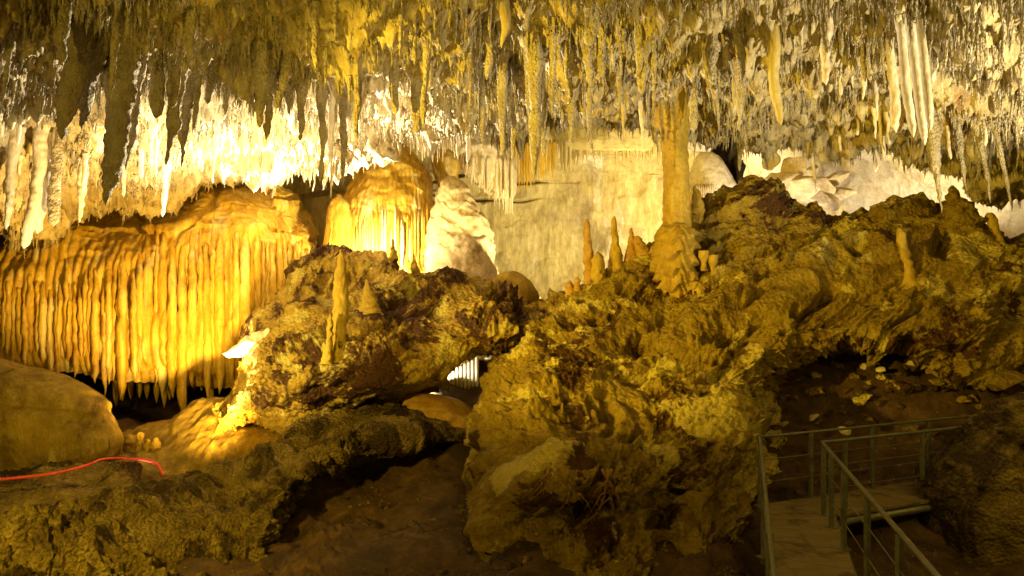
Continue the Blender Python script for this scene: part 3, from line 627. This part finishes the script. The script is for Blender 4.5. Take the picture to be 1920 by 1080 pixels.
# small lit curtain in the gap
o = empty('small_drapery', P(850, 740, 17), 'row of little straws under a white lip in the gap below the centre ridge', 'drapery')
t = np.linspace(0, 1, 26)
V, Q, T = tube(np.array([P(920 - 110 * a, 652 + 70 * a + 5 * math.sin(a * 14), 17.4) for a in t]), .13 + .05 * np.sin(t * 23), 10)
child('lip', V, Q, M['white'], o, T)
for i in range(14):
    x = 800 + i * 7.2; tp = 716 - (x - 808) * .62; t = np.linspace(0, 1, 8); bt = 742 + random.uniform(-8, 8)
    V, Q, T = tube(np.array([P(x, tp + (bt - tp) * a, 17.25) for a in t]), np.interp(t, [0, .2, .8, 1], [.03, .045, .04, .01]), 7); child('straw', V, Q, M['white'], o, T)
# lit tip at the left flank
t = np.linspace(0, 1, 40)
v, q, T = tube(np.array([P(418 + 95 * a, 663 - 22 * a + 3 * math.sin(9 * a), 15.9 + .5 * a) for a in t]), np.interp(t, [0, .1, .5, 1], [.01, .06, .2, .32]), 30)
v = v + .16 * (fbm(v * 2.2, 4, 230)[:, None] * np.array([.3, .3, 1])) * np.concatenate([np.repeat(np.minimum(1, t * 3), 30), [0, 1]])[:, None]
put('white_rock', v, q, M['white'], None, T, base=P(465, 676, 16.3), label='glaring white pointed rock jutting out of the left flank of the centre ridge', cat='rock')

# ---- pale boulders at back right
def boulder(name, c, size, Y, mat, label, seed, group=None, flat=.55, cat='boulder', ground=False):
    """faceted rock: sphere cut by random planes"""
    g = np.random.default_rng(seed); n, m = 44, 60
    ph = np.linspace(.02, np.pi - .02, n)[:, None]; th = np.linspace(0, 2 * np.pi, m, endpoint=False)[None]
    D = np.stack([np.sin(ph) * np.cos(th), np.sin(ph) * np.sin(th), np.cos(ph) + 0 * th], -1)
    pl = g.normal(size=(13, 3)); pl /= np.linalg.norm(pl, axis=1, keepdims=True); hh = g.uniform(.62, 1.0, 13)
    dd = D @ pl.T; r = np.min(np.where(dd > .05, hh / np.maximum(dd, .05), 9), -1); r = np.minimum(r, 1.15)
    G = D * r[..., None] * np.array(size) * np.array([1, 1, 1]); a = g.uniform(-.5, .5)
    G = np.stack([G[..., 0] * math.cos(a) - G[..., 2] * math.sin(a), G[..., 1], G[..., 0] * math.sin(a) + G[..., 2] * math.cos(a)], -1)
    G = G + D * (.05 * max(size) * fbm(G * 2.5 / max(size) + seed, 4, seed))[..., None]
    c3 = P(*c, Y)
    if ground:                                            # slide along the line of sight until it rests on the floor
        for y in np.arange(12.5, 17.5, .03):
            q = P(*c, y)
            if q[2] < floor_z(q[0], y) + size[2] * .35: break
        c3 = np.array([q[0], y, floor_z(q[0], y) + size[2] * .3])
    V = G.reshape(-1, 3) + c3; Q = grid_faces(n, m, True); V = np.vstack([V, G[0].mean(0) + c3, G[-1].mean(0) + c3]); k = n * m; j = np.arange(m)
    T = np.concatenate([np.stack([(j + 1) % m, j, np.full(m, k)], -1), np.stack([(n - 1) * m + j, (n - 1) * m + (j + 1) % m, np.full(m, k + 1)], -1)])
    return put(name, V, Q, M[mat], None, T, base=c3 - np.array([0, 0, size[2] * .8]), label=label, cat=cat, group=group)
s = 22.5 / F
boulder('boulder', (968, 545), (42 * s, 40 * s, 30 * s), 21.8, 'goldsm', 'wedge shaped golden rock at the foot of the pale rippled cone', 31)
boulder('boulder', (1010, 600), (50 * s, 40 * s, 26 * s), 22.4, 'ridger', 'olive brown rock low in the notch between the two ridges', 33)
boulder('boulder', (1490, 312), (26 * s, 22 * s, 19 * s), 22.6, 'pink', 'upright pale boulder on top of the pile behind the right ridge', 1)
boulder('boulder', (1455, 345), (44 * s, 30 * s, 26 * s), 22.2, 'pink', 'broad cracked pale boulder at the left of the pile behind the right ridge', 2)
boulder('boulder', (1520, 352), (46 * s, 30 * s, 26 * s), 22.0, 'pink', 'large pale pink boulder in the middle of the pile behind the right ridge', 3)
boulder('boulder', (1560, 338), (34 * s, 26 * s, 15 * s), 22.8, 'pink', 'slab like pale boulder sloping down to the right in the pile behind the right ridge', 4)
boulder('boulder', (1445, 303), (16 * s, 16 * s, 18 * s), 22.8, 'white', 'small upright cream block left of the top boulder of the pale pile', 5)
boulder('boulder', (1546, 378), (24 * s, 20 * s, 15 * s), 21.4, 'pink', 'rounded pale boulder lowest in the pile, showing just over the ridge', 6)
boulder('boulder', (1580, 362), (22 * s, 20 * s, 12 * s), 22.2, 'pink', 'small pale boulder at the right foot of the pile behind the ridge', 8)
boulder('boulder', (1405, 345), (18 * s, 20 * s, 18 * s), 22.9, 'goldsm', 'tan boulder between the white dome and the pale boulder pile', 9)
boulder('boulder', (1560, 300), (60 * s, 40 * s, 20 * s), 25, 'ridger', 'brown shadowed rock lying behind the pale boulder pile', 10)
# large dark boulder lower right
v, q, T = lathe([(735, 1890, 1960), (750, 1865, 2050), (790, 1825, 2130), (850, 1762, 2180), (910, 1722, 2200), (980, 1730, 2210), (1100, 1740, 2230), (1200, 1750, 2240)], 12.2, 150, 180, .55,
    disp=lambda g: rockdisp(g, .22, .12, .04, .04, 241))
put('boulder', v, q, M['fore'], None, T, base=P(1960, 1150, 12), label='massive dark brown boulder at the lower right edge beside the walkway', cat='boulder')
# rubble under the right ridge
rub = [(1718, 692, 26, 15.9, 'pale angular slab lying under the overhang of the right ridge', 'pink'), (1620, 700, 10, 16, 'left of two small round stones under the ridge overhang', 'pink'),
       (1652, 698, 10, 16.1, 'right of two small round stones under the ridge overhang', 'pink'), (1785, 694, 14, 15.9, 'small cream stone right of the pale angular slab', 'pink'),
       (1530, 752, 26, 15, 'flat golden rock on the slope above the corner of the walkway', 'ridger'), (1394, 793, 14, 13.6, 'round tan stone left of the walkway corner', 'ridger'),
       (1455, 798, 12, 13.8, 'tan stone just above the walkway corner post', 'ridger'), (1585, 807, 12, 13.6, 'small flat pale stone seen just above the far handrail', 'pink'),
       (1690, 745, 34, 15.2, 'long flat pale rock ledge on the clay slope behind the handrail', 'ridger'), (1610, 757, 14, 14.8, 'little flat stone in the middle of the clay slope', 'ridger'),
       (1523, 788, 13, 14, 'pale chip of rock between the flat golden rock and the handrail', 'pink'), (1840, 800, 30, 14.2, 'brown rock ledge against the massive dark boulder', 'fore'),
       (1880, 715, 40, 15, 'brown boulder on the slope at the right edge', 'ridger'), (1760, 712, 22, 15.4, 'rusty rounded boulder under the pale slab', 'ridge')]
for i, (x, y, sz, Y, lab, mt) in enumerate(rub):
    k = sz * Y / F; boulder('boulder' if sz > 20 else 'stone', (x, y), (k, k * .8, k * (.62 if sz < 20 else .42)), Y, mt, lab, 300 + i, ground=Y > 13.9 and sz < 40, cat='boulder' if sz > 20 else 'stone')
# scattered loose stones
for i in range(70):
    x = random.uniform(1400, 1850); y = random.uniform(700, 830); Y = np.interp(y, [700, 830], [16.6, 13.2]); k = random.uniform(5, 13) * Y / F
    boulder('stone', (x, y), (k, k, k * .6), Y, random.choice(['floor', 'fore', 'ridger']), 'loose brown stone scattered on the clay slope behind the walkway', 500 + i, 'loose stones on the clay slope behind the walkway', cat='stone', ground=True)

# ---- gravel and half buried rubble, too many to count
def pebbles(n, fx, fy, seed):
    g = np.random.default_rng(seed); oct_ = np.array([[1, 0, 0], [-1, 0, 0], [0, 1, 0], [0, -1, 0], [0, 0, 1], [0, 0, -1.]])
    tri = np.array([[0, 2, 4], [2, 1, 4], [1, 3, 4], [3, 0, 4], [2, 0, 5], [1, 2, 5], [3, 1, 5], [0, 3, 5]])
    x = g.uniform(*fx, n); y = g.uniform(*fy, n)
    ix = np.clip(((x + 30) / 60 * (nx - 1)).astype(int), 0, nx - 1); iy = np.clip((((y + 4) / 44) ** (1 / 1.5) * (ny - 1)).astype(int), 0, ny - 1)
    z = Z[ix, iy]; sz = .012 + .055 * g.random(n) ** 4
    V = np.stack([x, y, z], -1)[:, None] + oct_[None] * sz[:, None, None] * g.uniform(.5, 1.2, (n, 6, 1)) + g.normal(size=(n, 6, 3)) * sz[:, None, None] * .25
    T = (tri[None] + (np.arange(n) * 6)[:, None, None]).reshape(-1, 3)
    return V.reshape(-1, 3), T
a_, t_ = pebbles(7000, (-6, 9), (8.5, 18), 5)
put('gravel', a_, np.zeros((0, 4), int), M['fore'], None, t_, base=np.zeros(3), smooth=False, kind='stuff', label='fine gravel and grit scattered over the dark clay floor', cat='gravel')
# ---- hanging stalactites, one object each
def stalactite(x0, y0, x1, y1, wpx, Y, label, group=None, mat='stal', blunt=.3, m=14, n=None, rough=1.0):
    Lp = math.hypot(x1 - x0, y1 - y0); n = n or int(np.clip(Lp / 2.2, 14, 90)); t = np.linspace(0, 1, n); k = random.randint(0, 9999)
    a = P(x0, y0, Y); b = P(x1, y1, Y); r0 = wpx / 2 * Y / F
    if group is None:                                     # rooted in the ceiling above
        q = CG[::3, ::3]; q = q[q[..., 1] < 22]; i = np.argmin((q[:, 0] - a[0]) ** 2 + (q[:, 1] - a[1]) ** 2); up = q[i, 2] + .15 - a[2]
        if up > 0: u = (a - b) / (a - b)[2]; a = a + u * up; n += int(up * 10)
    t = np.linspace(0, 1, n); pts = a + (b - a) * t[:, None]; pts[:, 0] += r0 * .35 * vn(np.stack([t * 3 + k, 0 * t, 0 * t], -1), 3)
    rad = r0 * np.interp(t, [0, .08, .35, .8, .95, 1], [1.35, 1.05, .85, .35 + .55 * blunt, .15 + .5 * blunt, .04])
    V, Q, T = tube(pts, rad, m)
    c = np.repeat(pts, m, 0); d = V[:-2] - c; l = np.linalg.norm(d, axis=1, keepdims=True); d = d / (l + 1e-6)
    V[:-2] += d * (rough * np.minimum(r0, .2) * (.30 * fbm(c * 0 + V[:-2] * np.array([6, 6, 3.]) + k, 2, 3) + .22 * vn(V[:-2] * np.array([24, 24, 13.]) + k, 5)) * np.minimum(1, l[:, 0] / (r0 * .4)))[:, None]
    return put('stalactite', V, Q, M[mat], None, T, base=a, label=label, cat='stalactite', group=group)
HP = [
 (165, -20, 112, 262, 42, 12.4, 'big dark leaning stalactite nearest the left edge', 'stal'),
 (120, -10, 108, 120, 30, 11.6, 'short dark stalactite at the top left above the biggest leaning one', 'stal'),
 (190, 70, 152, 245, 34, 13, 'dark leaning stalactite between the two biggest leaning ones at left', 'stal'),
 (240, 60, 190, 385, 46, 13.2, 'longest leaning grey stalactite hanging down over the white ceiling at left', 'stal'),
 (262, 130, 235, 320, 24, 14.4, 'slim shaggy stalactite close behind the longest leaning grey one', 'stal'),
 (300, 90, 288, 222, 22, 13.5, 'dark blunt stalactite right of the longest leaning grey one', 'stal'),
 (332, 110, 309, 310, 30, 13.6, 'dark pointed stalactite hanging before the white ceiling at left', 'stal'),
 (314, 290, 303, 407, 15, 17.6, 'glowing white stalactite tip hanging in front of the golden curtain', 'white'),
 (366, 120, 338, 312, 24, 14.2, 'slender leaning stalactite, second right of the dark pointed one', 'stal'),
 (348, 110, 330, 215, 20, 14.8, 'short dark stalactite between two leaning ones at left', 'stal'),
 (402, 60, 392, 195, 26, 14, 'knobbly stalactite above the white ceiling left of centre', 'stal'),
 (428, 90, 420, 215, 20, 14.8, 'slim brown stalactite just right of the knobbly one', 'stal'),
 (485, 20, 490, 240, 34, 13, 'thick coral crusted stalactite above the top of the golden curtain', 'stal'),
 (545, 60, 540, 215, 20, 14, 'straight brown stalactite with a thin tip right of the coral crusted one', 'stal'),
 (603, 120, 603, 350, 19, 14.6, 'long slim stalactite reaching the rim above the golden curtain', 'stal'),
 (624, 200, 620, 372, 13, 15.6, 'thinnest bright tipped stalactite of the long trio left of the golden mound', 'white'),
 (642, 140, 641, 350, 17, 14.8, 'right hand stalactite of the long trio left of the golden mound', 'stal'),
 (463, 300, 462, 345, 10, 18.2, 'small golden drip stone hanging over the dome of the curtain', 'stal'),
 (70, 380, 48, 466, 26, 16, 'lowest blunt white stalactite at the far left', 'white'),
 (92, 370, 72, 438, 20, 16.2, 'pale stalactite just right of the lowest blunt white one', 'white'),
 (112, 360, 100, 425, 20, 16.6, 'tan blunt stalactite third from the left edge on the low rim', 'stal'),
 (158, 340, 148, 417, 20, 17, 'white forked stalactite hanging over the left of the curtain', 'white'),
 (30, 350, 12, 430, 22, 15.5, 'ragged white stalactite at the very left edge', 'white'),
 (785, 130, 786, 250, 25, 14, 'dark blunt ringed stalactite hanging above the golden mound', 'stal'),
 (806, 60, 806, 168, 20, 13.6, 'ringed stalactite above and right of the dark blunt ringed one', 'stal'),
 (702, 20, 702, 130, 18, 13, 'ringed brown stalactite high above the golden mound', 'stal'),
 (915, 60, 916, 150, 20, 13, 'ringed blunt stalactite high above the cream drapery', 'stal'),
 (903, 130, 904, 280, 15, 15, 'narrow stalactite ending over the cream drapery', 'stal'),
 (945, 110, 944, 290, 24, 14.6, 'broad dark stalactite left of the longest central one', 'stal'),
 (998, 60, 1002, 330, 30, 13.4, 'longest grey stalactite hanging in the centre before the rear wall', 'stal'),
 (1000, 320, 1003, 365, 9, 13.5, 'thin straw dripping on below the longest central stalactite', 'stal'),
 (1018, 160, 1018, 295, 18, 15, 'brown stalactite pressed against the right of the longest central one', 'stal'),
 (960, 180, 962, 300, 14, 15.4, 'slim tan stalactite between the broad dark and the longest central ones', 'stal'),
 (940, -20, 945, 90, 34, 11.6, 'smooth yellow cone stalactite at the top centre', 'goldsm'),
 (1070, 130, 1070, 268, 16, 14.6, 'dark straight stalactite over the left part of the rear wall', 'stal'),
 (1098, 160, 1116, 322, 8, 15.6, 'hair thin straw stalactite in front of the rear wall', 'stal'),
 (1112, -10, 1108, 86, 28, 11.6, 'blunt crusted stalactite at the top, left of the thick one over the column', 'stal'),
 (1131, 50, 1132, 148, 20, 12.6, 'ringed club shaped stalactite left of the thick crusted one', 'stal'),
 (1205, -20, 1207, 178, 50, 12.2, 'thick coral crusted stalactite just left of the column head', 'stal'),
 (1168, 120, 1170, 262, 10, 15, 'thin yellow straw left of the column head', 'goldsm'),
 (1200, 190, 1208, 328, 9, 15.6, 'pale straw hanging beside the shaft of the column', 'white'),
 (1272, -20, 1275, 104, 13, 11.8, 'thin pale icicle right above the column', 'white'),
 (1330, 20, 1337, 190, 24, 13, 'tapering tan stalactite right of the column head', 'stal'),
 (1375, 90, 1378, 205, 12, 14, 'narrow golden stalactite between two tapering tan ones', 'goldsm'),
 (1440, -20, 1462, 235, 32, 12.4, 'large smooth yellow stalactite with a crooked tip right of the column', 'goldsm'),
 (1345, 190, 1350, 262, 10, 15.6, 'short thin stalactite over the dark opening beside the white dome', 'stal'),
 (1548, -20, 1552, 160, 20, 12.4, 'pale tapering stalactite left of the dark bundle of straws', 'white'),
 (1500, 20, 1503, 96, 16, 12.8, 'short pale cone left of the pale tapering one', 'white'),
 (1522, 270, 1530, 362, 9, 19, 'lone pale stalactite hanging over the boulder pile', 'white'),
 (1656, -20, 1682, 250, 20, 12.6, 'pale straw at the left of the long bundle, ending a bit higher', 'white'),
 (1682, -30, 1712, 258, 20, 11.6, 'left of the three longest parallel pale straws at upper right', 'white'),
 (1700, -30, 1733, 272, 19, 11.4, 'middle and longest of the three parallel pale straws at upper right', 'white'),
 (1716, -30, 1742, 244, 19, 11.2, 'right of the three longest parallel pale straws at upper right', 'white'),
 (1738, -30, 1748, 160, 22, 12, 'crusted white stalactite behind the right side of the long straw bundle', 'white'),
 (1666, 10, 1676, 185, 14, 13, 'shorter pale straw crowded into the left of the long bundle', 'white'),
 (1796, -20, 1810, 86, 13, 11.4, 'curved pale icicle before the orange stained ceiling at upper right', 'white'),
 (1750, 260, 1770, 398, 30, 15.6, 'dark downward spike silhouetted at the right above the ridge', 'stal'),
 (1800, 290, 1812, 372, 18, 15.4, 'dark narrow spike right of the bigger silhouetted one', 'stal'),
 (1845, 310, 1857, 380, 14, 15, 'small dark spike near the right edge over the white slope', 'stal'),
 (1885, 330, 1898, 396, 12, 14.8, 'rightmost thin dark spike above the ridge', 'stal'),
 (1650, 240, 1662, 300, 10, 17, 'slim cream stalactite low over the right slope', 'white'),
]
for (x0, y0, x1, y1, wpx, Y, lab, mt) in HP:
    if wpx > 18 and 'parallel' not in lab and mt == 'stal': wpx *= 1.25 if x0 < 400 else 1.0; Y -= .5
    if y0 > 250 and x0 < 200: y0 -= 80
    if mt == 'goldsm': mt = 'tan'
    stalactite(x0, y0, x1, y1, wpx, Y, lab, mat=mt, blunt=.05 if wpx < 14 or 'spike' in lab or 'point' in lab or 'cone' in lab or 'icicle' in lab else (.9 if 'straw' in lab or 'blunt' in lab or 'ringed' in lab else .35),
               rough=.35 if mt == 'tan' or 'parallel' in lab else .8)
# dark straws of the bundle at upper right
for i in range(14):
    x = 1562 + i * 7.5 + random.uniform(-3, 3); y = 100 + random.uniform(-20, 70)
    stalactite(x - 10, -20, x, y, random.uniform(9, 14), 13 + random.uniform(-.4, .6), 'dark straw in the shaded bundle left of the long pale straws', 'dark straws in the shaded bundle', blunt=.8, m=8)
# medium ones scattered over the ceiling, by zone
zones = [((20, 560), (0, 150), 'brown stalactite in the shaded crowd at the upper left', 44, (-.20, 0)),
         ((20, 620), (200, 330), 'white crusted stalactite on the glaring ceiling at left', 34, (-.15, 0)),
         ((560, 900), (0, 190), 'olive stalactite in the crowd above the golden mound', 52, (-.03, .03)),
         ((640, 960), (200, 262), 'pale tipped stalactite along the bright rim above the golden mound', 20, (-.02, .02)),
         ((900, 1240), (0, 190), 'golden stalactite in the crowd above the rear wall', 60, (-.02, .04)),
         ((1260, 1560), (0, 250), 'tan stalactite in the crowd right of the column', 46, (0, .10)),
         ((1560, 1900), (120, 320), 'small pale stalactite on the coral crusted ceiling at right', 34, (.02, .16))]
for (xa, xb), (ya, yb), lab, cnt, ln in zones:
    grp = lab.replace('stalactite', 'stalactites', 1)
    for i in range(cnt):
        x = random.uniform(xa, xb); y = random.uniform(ya, yb); c = ceil_at(x, y); Y = c[1]
        sx = c[0] / Y * F + 960; sy = 540 - c[2] / Y * F
        Lp = (.25 + 1.0 * random.random() ** 2.2) * F / Y * (.75 if 'tipped' in lab or 'small' in lab else 1); wp = Lp * random.uniform(.05, .15) + 4
        stalactite(sx, sy - 12, sx + Lp * random.uniform(*ln), sy + Lp, wp, Y - .05, lab, grp, blunt=random.choice([.1, .2, .5, .8]), m=10,
                   mat='white' if ('white' in lab or 'pale' in lab) else 'stal')

# ---- walkway
zd, zr = -3.2, -2.2
def atz(px, py, z): Y = z * F / (540 - py); return np.array([(px - 960) / F * Y, Y, z])
wk = empty('walkway', (3.7, 11, zd), 'narrow decked walkway with metal handrails turning right at the lower right', 'walkway')
o0, o1, o2 = np.array([1.61, 4.2, zd]), np.array([3.80, 11.95, zd]), np.array([8.3, 14.1, zd])
i0, i1, i2 = np.array([2.36, 4.2, zd]), np.array([4.55, 11.3, zd]), np.array([8.3, 13.05, zd])
def slab(pts, th):
    pts = np.array(pts); V = np.vstack([pts, pts - [0, 0, th]]); n = len(pts)
    Q = [[0, 1, 2, 3], [7, 6, 5, 4]] + [[i, i + 4, (i + 1) % 4 + 4, (i + 1) % 4] for i in range(4)]
    return V, np.array(Q), None
pl = []
for k in range(26):
    a, b = k / 26 + .0006, (k + 1) / 26 - .0006
    pl.append(slab([o0 + (o1 - o0) * a, i0 + (i1 - i0) * a, i0 + (i1 - i0) * b, o0 + (o1 - o0) * b], .04))
v, q, T = joinm(pl); child('deck', v, q, M['wood'], wk, T, smooth=False)
pl = []
for k in range(13):
    a, b = k / 13 + .001, (k + 1) / 13 - .001
    pl.append(slab([o1 + (o2 - o1) * a, i1 + (i2 - i1) * a, i1 + (i2 - i1) * b, o1 + (o2 - o1) * b], .04))
v, q, T = joinm(pl); child('deck', v, q, M['wood'], wk, T, smooth=False)
dz = np.array([0, 0, -.11])
for a, b in ((o0, o1), (i0, i1), (o1, o2), (i1, i2)):
    v, q, T = tube(np.array([a + dz, b + dz]), .055, 6); child('beam', v, q, M['steel'], wk, T)
def rail(pts, posts, rad):
    pts = np.array(pts); dens = []
    for a, b in zip(pts[:-1], pts[1:]): dens += [a + (b - a) * t for t in np.linspace(0, 1, 14)[:-1]]
    dens.append(pts[-1]); v, q, T = tube(dens, rad, 10); r = child('handrail', v, q, M['steel'], wk, T)
    for p in posts:
        p = np.array(p); parts = [boxm((p[0], p[1], (zd + zr) / 2 - .05), (.05, .05, 1.06), .3), boxm((p[0], p[1], zd - .0), (.14, .12, .02), .3)]
        v, q, T = joinm(parts); child('post', v, q, M['steel'], r, T, smooth=False)
    for h in (.33, .66):
        v, q, T = tube(np.array([p + [0, 0, -1 + h] for p in dens]), .007, 5); child('wire', v, q, M['steel'], r, T)
    return r
ro0, ro1, ro2 = np.array([1.44, 4.2, zr]), np.array([3.66, 11.86, zr]), np.array([8.2, 13.95, zr])
ri0, ri1, ri2 = np.array([2.82, 4.2, zr]), np.array([4.42, 11.45, zr]), np.array([7.8, 13.0, zr])
L_ = lambda a, b, t: a + (b - a) * t
rail([ro0, ro1, ro2], [L_(ro0, ro1, t) for t in (.12, .4, .7, .995)] + [L_(ro1, ro2, t) for t in (.2, .46, .72)], .021)
rail([ri0, ri1, ri2], [L_(ri0, ri1, t) for t in (.2, .42, .60, .78, .9, .985)] + [L_(ri1, ri2, t) for t in (.12, .55)], .026)

# ---- ropes and cables laid on the rock
def rope(name, pix, Y, r, mat, label, cat, gl=None):
    pts = []
    for k, (x, y) in enumerate(pix): pts.append(P(x, y, Y[k] if isinstance(Y, (list, tuple)) else Y))
    pts = pchip(np.array(pts), np.linspace(0, len(pts) - 1, len(pts) * 8)); v, q, T = tube(pts, r, 7)
    return put(name, v, q, M[mat], None, T, base=pts[0], label=label, cat=cat)
rope('rope', [(-60, 905), (0, 899), (80, 891), (140, 879), (175, 868), (195, 861), (230, 860), (270, 862), (296, 872), (303, 884), (306, 890)], [12.7, 12.7, 12.7, 12.8, 13, 13.6, 14.2, 14.2, 14.0, 13.9, 13.8], .022, 'cord', 'thin bright pink rope strung across the boulder at the lower left', 'rope')
rope('cable', [(775, 975), (800, 998), (850, 1020), (900, 1034), (950, 1050), (1000, 1078)], [11.6, 11.4, 11.1, 10.9, 10.7, 10.3], .018, 'cable', 'dark cable lying across the clay in the bottom centre', 'cable')
# roots hanging from the overhang
def root(px, py, Y, label, sd):
    g = random.Random(sd); parts = []
    def br(x, y, L, r, a, d):
        pts = [(x, y)]; 
        for k in range(8):
            a += g.uniform(-.35, .35); a = max(-.9, min(.9, a)); x += math.sin(a) * L / 8; y += math.cos(a) * L / 8; pts.append((x, y))
            if d < 2 and g.random() < .33: br(x, y, L * .5, r * .6, a + g.choice([-.8, .8]), d + 1)
        parts.append(tube(np.array([P(q[0], q[1], Y + .02 * k) for k, q in enumerate(pts)]), np.linspace(r, r * .35, 9), 6))
    for k in range(4): br(px + g.uniform(-14, 14), py, g.uniform(50, 90), .022, g.uniform(-.4, .4), 0)
    v, q, T = joinm(parts); put('tree_root', v, q, M['root'], None, T, base=P(px, py, Y), label=label, cat='root')
root(1040, 868, 10.9, 'larger tangle of pale brown roots hanging from the overhang at bottom centre', 4)
root(1140, 880, 10.9, 'smaller tangle of roots right of the larger one under the overhang', 9)
